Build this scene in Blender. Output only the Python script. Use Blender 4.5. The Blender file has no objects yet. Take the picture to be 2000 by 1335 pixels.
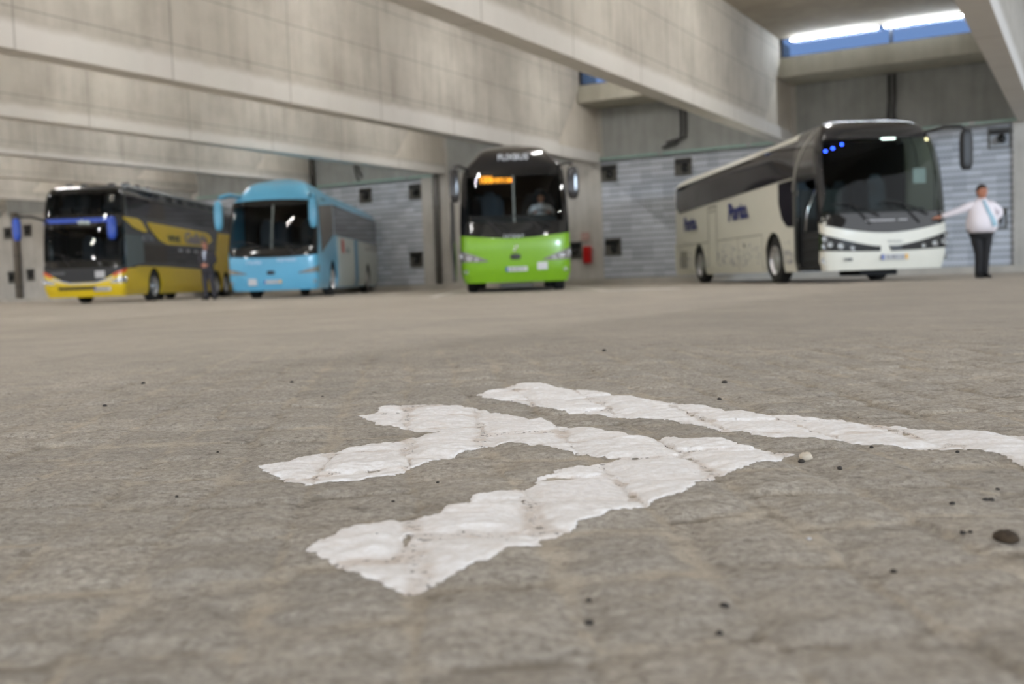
import bpy, math, random
import numpy as np
from mathutils import Matrix, Vector

# ------------------------------------------------------------------ camera, world, exposure
SC = bpy.context.scene
COL = SC.collection
F_PX, PITCH, ROLL, CAM_H = 2000.0, 0.0612, 0.0350, 0.30
cam_d = bpy.data.cameras.new('camera')
cam = bpy.data.objects.new('camera', cam_d)
COL.objects.link(cam)
cam_d.sensor_width = 36.0
cam_d.lens = 36.0 * F_PX / 2000.0
cam_d.clip_start = 0.02
cam_d.clip_end = 500
cam_d.dof.use_dof = True
cam_d.dof.focus_distance = 1.95
cam_d.dof.aperture_fstop = 3.75
cam_d.dof.aperture_blades = 9
_m = Matrix.Rotation(math.pi/2 - PITCH, 4, 'X') @ Matrix.Rotation(-ROLL, 4, 'Z')
_m.translation = (0, 0, CAM_H)
cam.matrix_world = _m
SC.camera = cam
SC.view_settings.view_transform = 'Standard'
SC.view_settings.look = 'None'
SC.view_settings.gamma = 1
SC.view_settings.use_curve_mapping = False
SC.view_settings.exposure = 0.07

world = bpy.data.worlds.new('world')
SC.world = world
world.use_nodes = True
WN = world.node_tree
bg = WN.nodes['Background']
bg.inputs[0].default_value = (0.92, 0.95, 1.0, 1)
bg.inputs[1].default_value = 1.85
LAMP_W = 250.0      # strength of the hall's tube lamps

# low, soft daylight through the open front of the hall, from behind and right of the camera
sun_d = bpy.data.lights.new('daylight', 'SUN'); sun_d.energy = 1.45; sun_d.angle = math.radians(9); sun_d.color = (0.66, 0.82, 1.0)
sun = bpy.data.objects.new('daylight', sun_d); COL.objects.link(sun)
_el, _az = math.radians(5.0), math.radians(21)
_dir = Vector((-math.sin(_az)*math.cos(_el), math.cos(_az)*math.cos(_el), -math.sin(_el)))
sun.rotation_euler = _dir.to_track_quat('-Z', 'Y').to_euler(); sun.location = (8, -20, 6)

# ------------------------------------------------------------------ the building's frame
ANG = 0.515                         # the back wall's turn against the camera
DW = 33.96                          # distance to the back wall
E_ = np.array([math.cos(ANG), -math.sin(ANG)])
N_ = np.array([math.sin(ANG), math.cos(ANG)])
def wall_matrix():
    # local x = along the wall (right), local y = out of the wall towards the hall is -y ; origin at the wall's foot
    m = Matrix(((E_[0], N_[0], 0, N_[0]*DW), (E_[1], N_[1], 0, N_[1]*DW), (0, 0, 1, 0), (0, 0, 0, 1)))
    return m
WM = wall_matrix()
def ground_from_px(x, y):
    X, Y = x-1000.0, y-667.5
    c, s = math.cos(ROLL), math.sin(ROLL)
    x0, y0 = c*X - s*Y, s*X + c*Y
    D = np.array([x0/F_PX, 1, -y0/F_PX])
    c, s = math.cos(PITCH), math.sin(PITCH)
    D = np.array([D[0], c*D[1]+s*D[2], -s*D[1]+c*D[2]])
    t = -CAM_H/D[2]
    return D[0]*t, D[1]*t

# ------------------------------------------------------------------ tagging helpers
def tag(o, label=None, cat=None, group=None, kind=None):
    if label: o['label'] = label
    if cat: o['category'] = cat
    if group: o['group'] = group
    if kind: o['kind'] = kind
    return o
def empty(name, loc, rz=0.0):
    o = bpy.data.objects.new(name, None)
    o.empty_display_size = 0.2
    COL.objects.link(o)
    o.location = loc; o.rotation_euler = (0, 0, rz)
    return o
def wall_empty(name, u, v, z):
    o = bpy.data.objects.new(name, None)
    o.empty_display_size = 0.2
    COL.objects.link(o)
    o.matrix_world = WM @ Matrix.Translation((u, -v, z))
    return o
def struct(o):
    o['kind'] = 'structure'; return o

# ------------------------------------------------------------------ materials
MATS = {}
def nodes_of(m):
    m.use_nodes = True
    nt = m.node_tree
    return nt, nt.nodes, nt.links, nt.nodes['Principled BSDF']
def paint(name, col, rough=0.4, metal=0.0, coat=0.0, var=0.06, scale=8.0, bump=0.0, spec=0.5, alpha=None):
    """plain surface with slight procedural variation"""
    if name in MATS: return MATS[name]
    m = bpy.data.materials.new(name); MATS[name] = m
    nt, N, L, b = nodes_of(m)
    tc = N.new('ShaderNodeTexCoord')
    nz = N.new('ShaderNodeTexNoise'); nz.inputs['Scale'].default_value = scale; nz.inputs['Detail'].default_value = 4
    L.new(tc.outputs['Object'], nz.inputs['Vector'])
    rp = N.new('ShaderNodeValToRGB')
    c1 = [max(0, c*(1-var)) for c in col]; c2 = [min(1, c*(1+var)) for c in col]
    rp.color_ramp.elements[0].position = 0.3; rp.color_ramp.elements[1].position = 0.7
    rp.color_ramp.elements[0].color = (*c1, 1); rp.color_ramp.elements[1].color = (*c2, 1)
    L.new(nz.outputs['Fac'], rp.inputs['Fac'])
    L.new(rp.outputs['Color'], b.inputs['Base Color'])
    b.inputs['Roughness'].default_value = rough
    b.inputs['Metallic'].default_value = metal
    b.inputs['Coat Weight'].default_value = coat
    b.inputs['Coat Roughness'].default_value = 0.04
    b.inputs['Specular IOR Level'].default_value = spec
    if bump:
        bp = N.new('ShaderNodeBump'); bp.inputs['Strength'].default_value = bump; bp.inputs['Distance'].default_value = 0.01
        L.new(nz.outputs['Fac'], bp.inputs['Height']); L.new(bp.outputs['Normal'], b.inputs['Normal'])
    return m
def glow(name, col, strength):
    if name in MATS: return MATS[name]
    m = bpy.data.materials.new(name); MATS[name] = m
    nt, N, L, b = nodes_of(m)
    b.inputs['Base Color'].default_value = (*col, 1)
    b.inputs['Emission Color'].default_value = (*col, 1)
    b.inputs['Emission Strength'].default_value = strength
    return m
def glass(name, tint, rough=0.015, refl=1.36):
    if name in MATS: return MATS[name]
    m = bpy.data.materials.new(name); MATS[name] = m
    m.use_nodes = True
    nt = m.node_tree; N = nt.nodes; L = nt.links
    N.clear()
    out = N.new('ShaderNodeOutputMaterial'); mx = N.new('ShaderNodeMixShader')
    tr = N.new('ShaderNodeBsdfTransparent'); gl = N.new('ShaderNodeBsdfGlossy'); fr = N.new('ShaderNodeFresnel')
    tr.inputs[0].default_value = (*tint, 1); gl.inputs['Roughness'].default_value = rough
    fr.inputs[0].default_value = refl
    L.new(fr.outputs[0], mx.inputs[0]); L.new(tr.outputs[0], mx.inputs[1]); L.new(gl.outputs[0], mx.inputs[2])
    L.new(mx.outputs[0], out.inputs[0])
    return m
def lin(r, g, b):
    def f(c):
        c /= 255.0
        return c/12.92 if c <= 0.04045 else ((c+0.055)/1.055)**2.4
    return (f(r), f(g), f(b))

def math_node(N, L, op, a, b=None, c=None):
    n = N.new('ShaderNodeMath'); n.operation = op
    for i, x in enumerate((a, b, c)):
        if x is None: continue
        if isinstance(x, (int, float)): n.inputs[i].default_value = x
        else: L.new(x, n.inputs[i])
    return n.outputs[0]

def concrete(name, col, col2, joints=False, streak=True, dark=None):
    """cast concrete; local x or y runs along the piece, z up; formwork joints as fine darker lines"""
    m = bpy.data.materials.new(name); MATS[name] = m
    nt, N, L, b = nodes_of(m)
    tc = N.new('ShaderNodeTexCoord')
    n1 = N.new('ShaderNodeTexNoise'); n1.inputs['Scale'].default_value = 0.9; n1.inputs['Detail'].default_value = 6; n1.inputs['Roughness'].default_value = 0.6
    L.new(tc.outputs['Object'], n1.inputs['Vector'])
    mp = N.new('ShaderNodeMapping'); mp.inputs['Scale'].default_value = (2.2, 2.2, 0.25)
    L.new(tc.outputs['Object'], mp.inputs['Vector'])
    n2 = N.new('ShaderNodeTexNoise'); n2.inputs['Scale'].default_value = 2.0; n2.inputs['Detail'].default_value = 5
    L.new(mp.outputs[0], n2.inputs['Vector'])
    n3 = N.new('ShaderNodeTexNoise'); n3.inputs['Scale'].default_value = 40; n3.inputs['Detail'].default_value = 3
    L.new(tc.outputs['Object'], n3.inputs['Vector'])
    s = math_node(N, L, 'MULTIPLY_ADD', n2.outputs['Fac'], 0.40 if streak else 0.2, 0.08)
    s = math_node(N, L, 'MULTIPLY_ADD', n1.outputs['Fac'], 0.6, s)
    s = math_node(N, L, 'MULTIPLY_ADD', n3.outputs['Fac'], 0.12, s)
    rp = N.new('ShaderNodeValToRGB')
    rp.color_ramp.elements[0].position = 0.42; rp.color_ramp.elements[0].color = (*col2, 1)
    rp.color_ramp.elements[1].position = 0.72; rp.color_ramp.elements[1].color = (*col, 1)
    L.new(s, rp.inputs['Fac'])
    outc = rp.outputs['Color']
    if joints:
        sx = N.new('ShaderNodeSeparateXYZ'); L.new(tc.outputs['Object'], sx.inputs[0])
        # vertical joints every 3.33 m along the beam (local y), horizontal ones at fixed heights
        yv = math_node(N, L, 'MULTIPLY_ADD', sx.outputs['Y'], -1/3.33, 0.075)
        fr = math_node(N, L, 'FRACT', yv)
        d1 = math_node(N, L, 'ABSOLUTE', math_node(N, L, 'SUBTRACT', fr, 0.5))
        j1 = math_node(N, L, 'GREATER_THAN', d1, 0.4945)
        zz = math_node(N, L, 'MULTIPLY_ADD', sx.outputs['Z'], 1/1.03, -5.02/1.03+20)
        f2 = math_node(N, L, 'FRACT', zz)
        d2 = math_node(N, L, 'ABSOLUTE', math_node(N, L, 'SUBTRACT', f2, 0.5))
        j2 = math_node(N, L, 'GREATER_THAN', d2, 0.487)
        up = math_node(N, L, 'GREATER_THAN', sx.outputs['Z'], 4.8)
        j2 = math_node(N, L, 'MULTIPLY', j2, up)
        j = math_node(N, L, 'MAXIMUM', j1, j2)
        j = math_node(N, L, 'MULTIPLY', j, 0.38)
        # a paler, soft-edged band along the foot of the beam
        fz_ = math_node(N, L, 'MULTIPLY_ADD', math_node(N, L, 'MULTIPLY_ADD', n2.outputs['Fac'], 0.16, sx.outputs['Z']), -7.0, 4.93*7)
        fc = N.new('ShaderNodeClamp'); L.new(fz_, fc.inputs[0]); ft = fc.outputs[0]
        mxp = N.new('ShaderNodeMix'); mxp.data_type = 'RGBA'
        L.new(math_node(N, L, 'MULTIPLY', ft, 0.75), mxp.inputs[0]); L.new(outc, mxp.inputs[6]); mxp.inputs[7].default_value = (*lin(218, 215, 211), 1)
        mx = N.new('ShaderNodeMix'); mx.data_type = 'RGBA'
        L.new(j, mx.inputs[0]); L.new(mxp.outputs[2], mx.inputs[6]); mx.inputs[7].default_value = (0.08, 0.07, 0.06, 1)
        outc = mx.outputs[2]
    L.new(outc, b.inputs['Base Color'])
    b.inputs['Roughness'].default_value = 0.85
    bp = N.new('ShaderNodeBump'); bp.inputs['Strength'].default_value = 0.2; bp.inputs['Distance'].default_value = 0.02
    L.new(n3.outputs['Fac'], bp.inputs['Height']); L.new(bp.outputs['Normal'], b.inputs['Normal'])
    return m

def blockwork():
    m = bpy.data.materials.new('blockwork'); MATS['blockwork'] = m
    nt, N, L, b = nodes_of(m)
    tc = N.new('ShaderNodeTexCoord'); sx = N.new('ShaderNodeSeparateXYZ'); L.new(tc.outputs['Object'], sx.inputs[0])
    row = math_node(N, L, 'MULTIPLY', sx.outputs['Z'], 1/0.205)
    fz = math_node(N, L, 'FRACT', row)
    ri = math_node(N, L, 'FLOOR', row)
    uo = math_node(N, L, 'MULTIPLY_ADD', ri, 0.37, math_node(N, L, 'MULTIPLY', sx.outputs['X'], 1/0.10))
    fu = math_node(N, L, 'FRACT', math_node(N, L, 'ADD', uo, 1000.0))
    slot = math_node(N, L, 'MULTIPLY', math_node(N, L, 'LESS_THAN', fz, 0.30), math_node(N, L, 'LESS_THAN', fu, 0.66))
    wn = N.new('ShaderNodeTexWhiteNoise'); wn.noise_dimensions = '2D'
    cb = N.new('ShaderNodeCombineXYZ')
    L.new(math_node(N, L, 'FLOOR', math_node(N, L, 'MULTIPLY', sx.outputs['X'], 1/0.405)), cb.inputs[0]); L.new(ri, cb.inputs[1])
    L.new(cb.outputs[0], wn.inputs['Vector'])
    rp = N.new('ShaderNodeValToRGB')
    rp.color_ramp.elements[0].color = (*lin(180, 185, 194), 1); rp.color_ramp.elements[1].color = (*lin(210, 215, 224), 1)
    L.new(wn.outputs['Value'], rp.inputs['Fac'])
    nz = N.new('ShaderNodeTexNoise'); nz.inputs['Scale'].default_value = 0.7; nz.inputs['Detail'].default_value = 5
    L.new(tc.outputs['Object'], nz.inputs['Vector'])
    mx0 = N.new('ShaderNodeMix'); mx0.data_type = 'RGBA'
    L.new(math_node(N, L, 'MULTIPLY', nz.outputs['Fac'], 0.35), mx0.inputs[0]); L.new(rp.outputs['Color'], mx0.inputs[6]); mx0.inputs[7].default_value = (*lin(120, 118, 112), 1)
    mx = N.new('ShaderNodeMix'); mx.data_type = 'RGBA'
    L.new(math_node(N, L, 'MULTIPLY', slot, 0.62), mx.inputs[0]); L.new(mx0.outputs[2], mx.inputs[6]); mx.inputs[7].default_value = (*lin(48, 50, 54), 1)
    L.new(mx.outputs[2], b.inputs['Base Color'])
    b.inputs['Roughness'].default_value = 0.9
    return m

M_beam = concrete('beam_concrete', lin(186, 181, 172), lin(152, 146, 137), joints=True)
M_corbel = concrete('corbel_concrete', lin(204, 197, 186), lin(178, 170, 158))
M_slab = concrete('slab_concrete', lin(176, 166, 150), lin(150, 140, 126), streak=False)
M_panel = concrete('panel_concrete', lin(160, 161, 158), lin(132, 133, 130))
M_wallc = concrete('wall_concrete', lin(188, 184, 177), lin(158, 153, 145))
M_sill = concrete('sill_concrete', lin(180, 176, 162), lin(155, 150, 136))
M_block = blockwork()
M_dark = paint('dark_rubber', lin(28, 28, 29), 0.8)
M_black = paint('black_lacquer', lin(38, 38, 40), 0.16, coat=0.5, var=0.03)
M_plastic = paint('black_plastic', lin(34, 34, 35), 0.5)
M_bglass = paint('tinted_window_glass', lin(36, 34, 40), 0.05, spec=0.35, var=0.03)
M_chrome = paint('chrome', (0.75, 0.75, 0.77), 0.18, metal=1.0, var=0.02)
M_rim = paint('wheel_rim_alloy', (0.55, 0.55, 0.56), 0.35, metal=0.8)
M_tyre = paint('tyre_rubber', lin(30, 29, 28), 0.85, bump=0.3, scale=60)
M_void = paint('unlit_interior_trim', lin(40, 42, 44), 0.8)
M_seat = paint('coach_seat_fabric', lin(62, 66, 74), 0.9, scale=40, var=0.15)
M_glass = glass('windscreen_glass', (0.66, 0.72, 0.70))
M_white = paint('white_plate', lin(186, 184, 184), 0.5)
M_text = paint('dark_lettering', lin(40, 42, 48), 0.5)

# ------------------------------------------------------------------ mesh helpers
def make(name, verts, faces, mat, parent=None, smooth=False, mats=None, fmat=None):
    me = bpy.data.meshes.new(name)
    me.from_pydata([tuple(map(float, v)) for v in verts], [], faces)
    if mat is not None: me.materials.append(mat)
    me.validate()
    if smooth:
        me.shade_smooth() if hasattr(me, 'shade_smooth') else None
    me.update()
    o = bpy.data.objects.new(name, me)
    COL.objects.link(o)
    if parent is not None: o.parent = parent
    return o
class MB:
    def __init__(s): s.v = []; s.f = []
    def add(s, v, f):
        k = len(s.v); s.v += [tuple(p) for p in v]; s.f += [tuple(i+k for i in q) for q in f]; return s
    def box(s, x0, x1, y0, y1, z0, z1, bev=0.0):
        if bev <= 0:
            v = [(x, y, z) for x in (x0, x1) for y in (y0, y1) for z in (z0, z1)]
            f = [(0, 1, 3, 2), (4, 6, 7, 5), (0, 4, 5, 1), (2, 3, 7, 6), (0, 2, 6, 4), (1, 5, 7, 3)]
            return s.add(v, f)
        b = min(bev, (x1-x0)/2.01, (y1-y0)/2.01, (z1-z0)/2.01)
        v = []; idx = {}
        X = (x0, x1); Y = (y0, y1); Z = (z0, z1)
        for i in (0, 1):
            for j in (0, 1):
                for k in (0, 1):
                    si, sj, sk = (1 if i == 0 else -1), (1 if j == 0 else -1), (1 if k == 0 else -1)
                    idx[i, j, k, 0] = len(v); v.append((X[i], Y[j]+sj*b, Z[k]+sk*b))
                    idx[i, j, k, 1] = len(v); v.append((X[i]+si*b, Y[j], Z[k]+sk*b))
                    idx[i, j, k, 2] = len(v); v.append((X[i]+si*b, Y[j]+sj*b, Z[k]))
        f = []
        for i in (0, 1):
            f.append((idx[i, 0, 0, 0], idx[i, 1, 0, 0], idx[i, 1, 1, 0], idx[i, 0, 1, 0]))
            f.append((idx[0, i, 0, 1], idx[1, i, 0, 1], idx[1, i, 1, 1], idx[0, i, 1, 1]))
            f.append((idx[0, 0, i, 2], idx[1, 0, i, 2], idx[1, 1, i, 2], idx[0, 1, i, 2]))
            for j in (0, 1):
                f.append((idx[i, j, 0, 0], idx[i, j, 1, 0], idx[i, j, 1, 1], idx[i, j, 0, 1]))
                f.append((idx[i, 0, j, 0], idx[i, 1, j, 0], idx[i, 1, j, 2], idx[i, 0, j, 2]))
                f.append((idx[0, i, j, 1], idx[1, i, j, 1], idx[1, i, j, 2], idx[0, i, j, 2]))
                for k in (0, 1):
                    f.append((idx[i, j, k, 0], idx[i, j, k, 1], idx[i, j, k, 2]))
        return s.add(v, f)
    def tube(s, pts, r, n=10, caps=True):
        pts = [Vector(p) for p in pts]
        rr = r if isinstance(r, (list, tuple)) else [r]*len(pts)
        rings = []
        up = None
        for i, p in enumerate(pts):
            d = (pts[min(i+1, len(pts)-1)] - pts[max(i-1, 0)]).normalized()
            if up is None:
                up = Vector((0, 0, 1)) if abs(d.z) < 0.9 else Vector((1, 0, 0))
            a = d.cross(up).normalized(); b = a.cross(d).normalized(); up = b
            rings.append([tuple(p + a*math.cos(t)*rr[i] + b*math.sin(t)*rr[i]) for t in [2*math.pi*k/n for k in range(n)]])
        v = [q for rg in rings for q in rg]; f = []
        for i in range(len(rings)-1):
            for k in range(n):
                f.append((i*n+k, i*n+(k+1) % n, (i+1)*n+(k+1) % n, (i+1)*n+k))
        if caps:
            f.append(tuple(range(n-1, -1, -1))); f.append(tuple((len(rings)-1)*n+k for k in range(n)))
        return s.add(v, f)
    def quad_blob(s, c, r, e=0.6, nu=20, nv=12, rot=None):
        """superellipsoid: e=1 ellipsoid, e->0 box"""
        def sp(w, p): return math.copysign(abs(w)**p, w)
        v = []; f = []
        for j in range(nv+1):
            t = -math.pi/2 + math.pi*j/nv
            for i in range(nu):
                a = 2*math.pi*i/nu
                p = Vector((r[0]*sp(math.cos(t), e)*sp(math.cos(a), e), r[1]*sp(math.cos(t), e)*sp(math.sin(a), e), r[2]*sp(math.sin(t), e)))
                if rot is not None: p = rot @ p
                v.append((c[0]+p.x, c[1]+p.y, c[2]+p.z))
        for j in range(nv):
            for i in range(nu):
                f.append((j*nu+i, j*nu+(i+1) % nu, (j+1)*nu+(i+1) % nu, (j+1)*nu+i))
        return s.add(v, f)
    def disc_x(s, cx, cy, cz, prof, n=28, sgn=1):
        """lathe about the x axis: prof = [(dx, r)]"""
        v = []; f = []
        for dx, r in prof:
            for k in range(n):
                t = 2*math.pi*k/n
                v.append((cx+sgn*dx, cy+r*math.cos(t), cz+r*math.sin(t)))
        for i in range(len(prof)-1):
            for k in range(n):
                f.append((i*n+k, i*n+(k+1) % n, (i+1)*n+(k+1) % n, (i+1)*n+k))
        return s.add(v, f)
    def disc_y(s, cx, cy, cz, prof, n=20):
        v = []; f = []
        for dy, r in prof:
            for k in range(n):
                t = 2*math.pi*k/n
                v.append((cx+r*math.cos(t), cy+dy, cz+r*math.sin(t)))
        for i in range(len(prof)-1):
            for k in range(n):
                f.append((i*n+k, i*n+(k+1) % n, (i+1)*n+(k+1) % n, (i+1)*n+k))
        f.append(tuple(range(n))); 
        return s.add(v, f)
    def build(s, name, mat, parent=None, smooth=False):
        o = make(name, s.v, s.f, mat, parent, smooth)
        return o
def smooth_by_angle(o, deg=35):
    me = o.data
    me.shade_smooth()
    try:
        me.set_sharp_from_angle(angle=math.radians(deg))
    except Exception: pass
    return o

def text(body, w, h, mat, parent, name='lettering', loc=(0, 0, 0), rot=(math.pi/2, 0, 0), depth=0.006, bold=0.0, shear=0.0):
    cu = bpy.data.curves.new('t', 'FONT'); cu.body = body; cu.align_x = 'CENTER'; cu.align_y = 'CENTER'
    cu.size = 1.0; cu.extrude = 0.01; cu.offset = bold; cu.shear = shear; cu.resolution_u = 3
    tmp = bpy.data.objects.new('t', cu); COL.objects.link(tmp)
    dg = bpy.context.evaluated_depsgraph_get(); dg.update()
    me = bpy.data.meshes.new_from_object(tmp.evaluated_get(dg))
    bpy.data.objects.remove(tmp); bpy.data.curves.remove(cu)
    n = len(me.vertices); co = np.empty(n*3); me.vertices.foreach_get('co', co); co = co.reshape(-1, 3)
    mn, mxx = co.min(0), co.max(0); c = (mn+mxx)/2
    co = (co-c) * np.array([w/(mxx[0]-mn[0]), h/(mxx[1]-mn[1]), depth/max(1e-6, (mxx[2]-mn[2]))])
    me.vertices.foreach_set('co', co.ravel()); me.update()
    me.materials.clear(); me.materials.append(mat); me.name = name
    o = bpy.data.objects.new(name, me); COL.objects.link(o); o.parent = parent
    o.location = loc; o.rotation_euler = rot
    return o

# ------------------------------------------------------------------ value noise (numpy)
def vnoise(x, y, seed=0):
    xi = np.floor(x).astype(np.int64); yi = np.floor(y).astype(np.int64)
    fx = x-xi; fy = y-yi
    fx = fx*fx*(3-2*fx); fy = fy*fy*(3-2*fy)
    def hsh(a, b):
        h = (a*374761393 + b*668265263 + seed*974634777) & 0xffffffff
        h = ((h ^ (h >> 13)) * 1274126177) & 0xffffffff
        return ((h ^ (h >> 16)) & 0xffff)/65535.0
    return (hsh(xi, yi)*(1-fx)+hsh(xi+1, yi)*fx)*(1-fy) + (hsh(xi, yi+1)*(1-fx)+hsh(xi+1, yi+1)*fx)*fy
def hash1(a, b, seed):
    h = (a*374761393 + b*668265263 + seed*974634777) & 0xffffffff
    h = ((h ^ (h >> 13)) * 1274126177) & 0xffffffff
    return ((h ^ (h >> 16)) & 0xffff)/65535.0
def sstep(a, b, x):
    t = np.clip((x-a)/(b-a), 0, 1); return t*t*(3-2*t)

# stone setts: returns height, joint mask, stone tone
def setts(x, y):
    ca, sa = math.cos(0.105), math.sin(0.105)
    q = ca*x + sa*y; p = -sa*x + ca*y            # p runs away from the camera
    q = q + 0.035*(vnoise(x*2.2, y*2.2, 3)-.5) + 0.018*(vnoise(x*9, y*9, 4)-.5)
    p = p + 0.05*(vnoise(x*2.5, y*2.5, 5)-.5) + 0.018*(vnoise(x*10, y*10, 6)-.5)
    W0 = 0.150
    i = np.floor(q/W0).astype(np.int64); fq = q/W0 - i
    Lc = 0.165 + 0.05*hash1(i, i*0+7, 1)
    pp = p/Lc + hash1(i, i*0+3, 2)*5
    j = np.floor(pp).astype(np.int64); fp = pp-j
    # individual stones have uneven sides
    jit = 0.012*(vnoise(x*40, y*40, 8)-.5)
    dq = np.minimum(fq, 1-fq)*W0 + jit; dp = np.minimum(fp, 1-fp)*Lc + jit
    gap = 0.004 + 0.020*sstep(.45, .85, vnoise(x*6, y*6, 11))
    # rounded stone outline
    r = 0.03
    dd = np.where((dq < r) & (dp < r), r-np.hypot(r-dq, r-dp), np.minimum(dq, dp))
    joint = 1-sstep(gap*0.35, gap, dd)
    dome = sstep(0, 0.04, dd-gap*.5)
    tone = hash1(i, j, 9)
    tx = (hash1(i, j, 12)-.5)*0.05; ty = (hash1(i, j, 13)-.5)*0.06
    hh = 0.0045*dome + (hash1(i, j, 10)-.5)*0.006*(1-joint*.6) + (tx*(fq-.5)*W0 + ty*(fp-.5)*Lc)*(1-joint)
    hh += 0.0045*(vnoise(x*16, y*26, 14)-.5) + 0.0028*(vnoise(x*48, y*80, 15)-.5) + .0012*(vnoise(x*110, y*150, 17)-.5)
    hh += 0.012*(vnoise(x*.9, y*.9, 16)-.5)
    crack = sstep(.006, .0, dd-.001+.006*(vnoise(x*70, y*70, 32)-.5))*sstep(.48, .66, vnoise(x*9+30, y*9, 31))*np.where(dp < dq, 1.0, .35)
    hh -= .004*crack
    setts.crack = crack
    return hh - 0.003, joint, tone

# ------------------------------------------------------------------ floor
def stone_material(painted=False):
    nm = 'road_paint' if painted else 'stone_paving'
    m = bpy.data.materials.new(nm); MATS[nm] = m
    nt, N, L, b = nodes_of(m)
    tc = N.new('ShaderNodeTexCoord')
    def noise(sc, det=4, rough=0.55, dist=0.0):
        n = N.new('ShaderNodeTexNoise'); n.inputs['Scale'].default_value = sc; n.inputs['Detail'].default_value = det
        n.inputs['Roughness'].default_value = rough; n.inputs['Distortion'].default_value = dist
        L.new(tc.outputs['Object'], n.inputs['Vector']); return n.outputs['Fac']
    def ramp(src, stops):
        r = N.new('ShaderNodeValToRGB'); L.new(src, r.inputs['Fac'])
        while len(r.color_ramp.elements) < len(stops): r.color_ramp.elements.new(0.5)
        for e, (p, c) in zip(r.color_ramp.elements, stops):
            e.position = p; e.color = (*c, 1)
        return r.outputs['Color']
    def mix(f, a, c):
        x = N.new('ShaderNodeMix'); x.data_type = 'RGBA'
        for i, v in ((0, f), (6, a), (7, c)):
            if isinstance(v, (int, float)): x.inputs[i].default_value = v
            elif isinstance(v, tuple): x.inputs[i].default_value = (*v, 1)
            else: L.new(v, x.inputs[i])
        return x.outputs[2]
    aj = N.new('ShaderNodeAttribute'); aj.attribute_name = 'joint'
    at = N.new('ShaderNodeAttribute'); at.attribute_name = 'tone'
    fine = noise(420, 5, 0.7); mid = noise(95, 6, 0.7); big = noise(14, 5, 0.6, 0.4); huge = noise(1.1, 5)
    if not painted:
        base = ramp(mid, [(0.30, lin(124, 115, 103)), (0.5, lin(172, 163, 150)), (0.72, lin(204, 195, 181))])
        base = mix(math_node(N, L, 'MULTIPLY', at.outputs['Fac'], 0.35), base, lin(142, 135, 126))
        blot = math_node(N, L, 'MULTIPLY', math_node(N, L, 'SUBTRACT', big, 0.48), 3.0)
        cl = N.new('ShaderNodeClamp'); L.new(blot, cl.inputs[0])
        base = mix(math_node(N, L, 'MULTIPLY', cl.outputs[0], 0.45), base, lin(184, 172, 152))
        # fine mineral specks
        sp = ramp(fine, [(0.33, (0.34, 0.34, 0.34)), (0.45, (1, 1, 1)), (0.62, (1, 1, 1)), (0.72, (1.35, 1.35, 1.35))])
        mm = N.new('ShaderNodeMix'); mm.data_type = 'RGBA'; mm.blend_type = 'MULTIPLY'; mm.inputs[0].default_value = 0.8
        L.new(base, mm.inputs[6]); L.new(sp, mm.inputs[7]); base = mm.outputs[2]
        sand = ramp(fine, [(0.35, lin(172, 158, 139)), (0.65, lin(206, 193, 172))])
        ed = math_node(N, L, 'MULTIPLY', aj.outputs['Fac'], math_node(N, L, 'MULTIPLY_ADD', mid, 1.6, 0.05))
        c2 = N.new('ShaderNodeClamp'); L.new(ed, c2.inputs[0])
        patchy = math_node(N, L, 'MULTIPLY_ADD', big, 3.2, -0.95)
        c3 = N.new('ShaderNodeClamp'); L.new(patchy, c3.inputs[0])
        base = mix(math_node(N, L, 'MULTIPLY', math_node(N, L, 'MULTIPLY', c2.outputs[0], 0.8), c3.outputs[0]), base, sand)
        ck = N.new('ShaderNodeAttribute'); ck.attribute_name = 'crack'
        base = mix(math_node(N, L, 'MULTIPLY', ck.outputs['Fac'], 0.5), base, lin(84, 76, 66))
        # tiny dark pits
        vo = N.new('ShaderNodeTexVoronoi'); vo.inputs['Scale'].default_value = 46; L.new(tc.outputs['Object'], vo.inputs['Vector'])
        pit = math_node(N, L, 'LESS_THAN', vo.outputs['Distance'], 0.055)
        pit = math_node(N, L, 'MULTIPLY', pit, math_node(N, L, 'GREATER_THAN', big, 0.53))
        base = mix(math_node(N, L, 'MULTIPLY', pit, 0.75), base, (0.02, 0.02, 0.02))
        mpx = N.new('ShaderNodeMapping'); mpx.inputs['Scale'].default_value = (1, 2.2, 1); L.new(tc.outputs['Object'], mpx.inputs['Vector'])
        n7 = N.new('ShaderNodeTexNoise'); n7.inputs['Scale'].default_value = 6.5; n7.inputs['Detail'].default_value = 4; n7.inputs['Roughness'].default_value = .7
        L.new(mpx.outputs[0], n7.inputs['Vector'])
        f7 = ramp(n7.outputs['Fac'], [(0.34, (.80, .79, .78)), (0.44, (.98, .98, .98)), (0.60, (1, 1, 1)), (0.72, (1.12, 1.11, 1.09))])
        mm = N.new('ShaderNodeMix'); mm.data_type = 'RGBA'; mm.blend_type = 'MULTIPLY'; mm.inputs[0].default_value = 1.0
        L.new(base, mm.inputs[6]); L.new(f7, mm.inputs[7]); base = mm.outputs[2]
        n8 = N.new('ShaderNodeTexNoise'); n8.inputs['Scale'].default_value = 15; n8.inputs['Detail'].default_value = 5; n8.inputs['Roughness'].default_value = .62; n8.inputs['Distortion'].default_value = .8
        L.new(mpx.outputs[0], n8.inputs['Vector'])
        f8 = ramp(n8.outputs['Fac'], [(0.30, (.50, .48, .46)), (0.385, (1, 1, 1))])
        mm = N.new('ShaderNodeMix'); mm.data_type = 'RGBA'; mm.blend_type = 'MULTIPLY'; mm.inputs[0].default_value = .75
        L.new(base, mm.inputs[6]); L.new(f8, mm.inputs[7]); base = mm.outputs[2]
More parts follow.
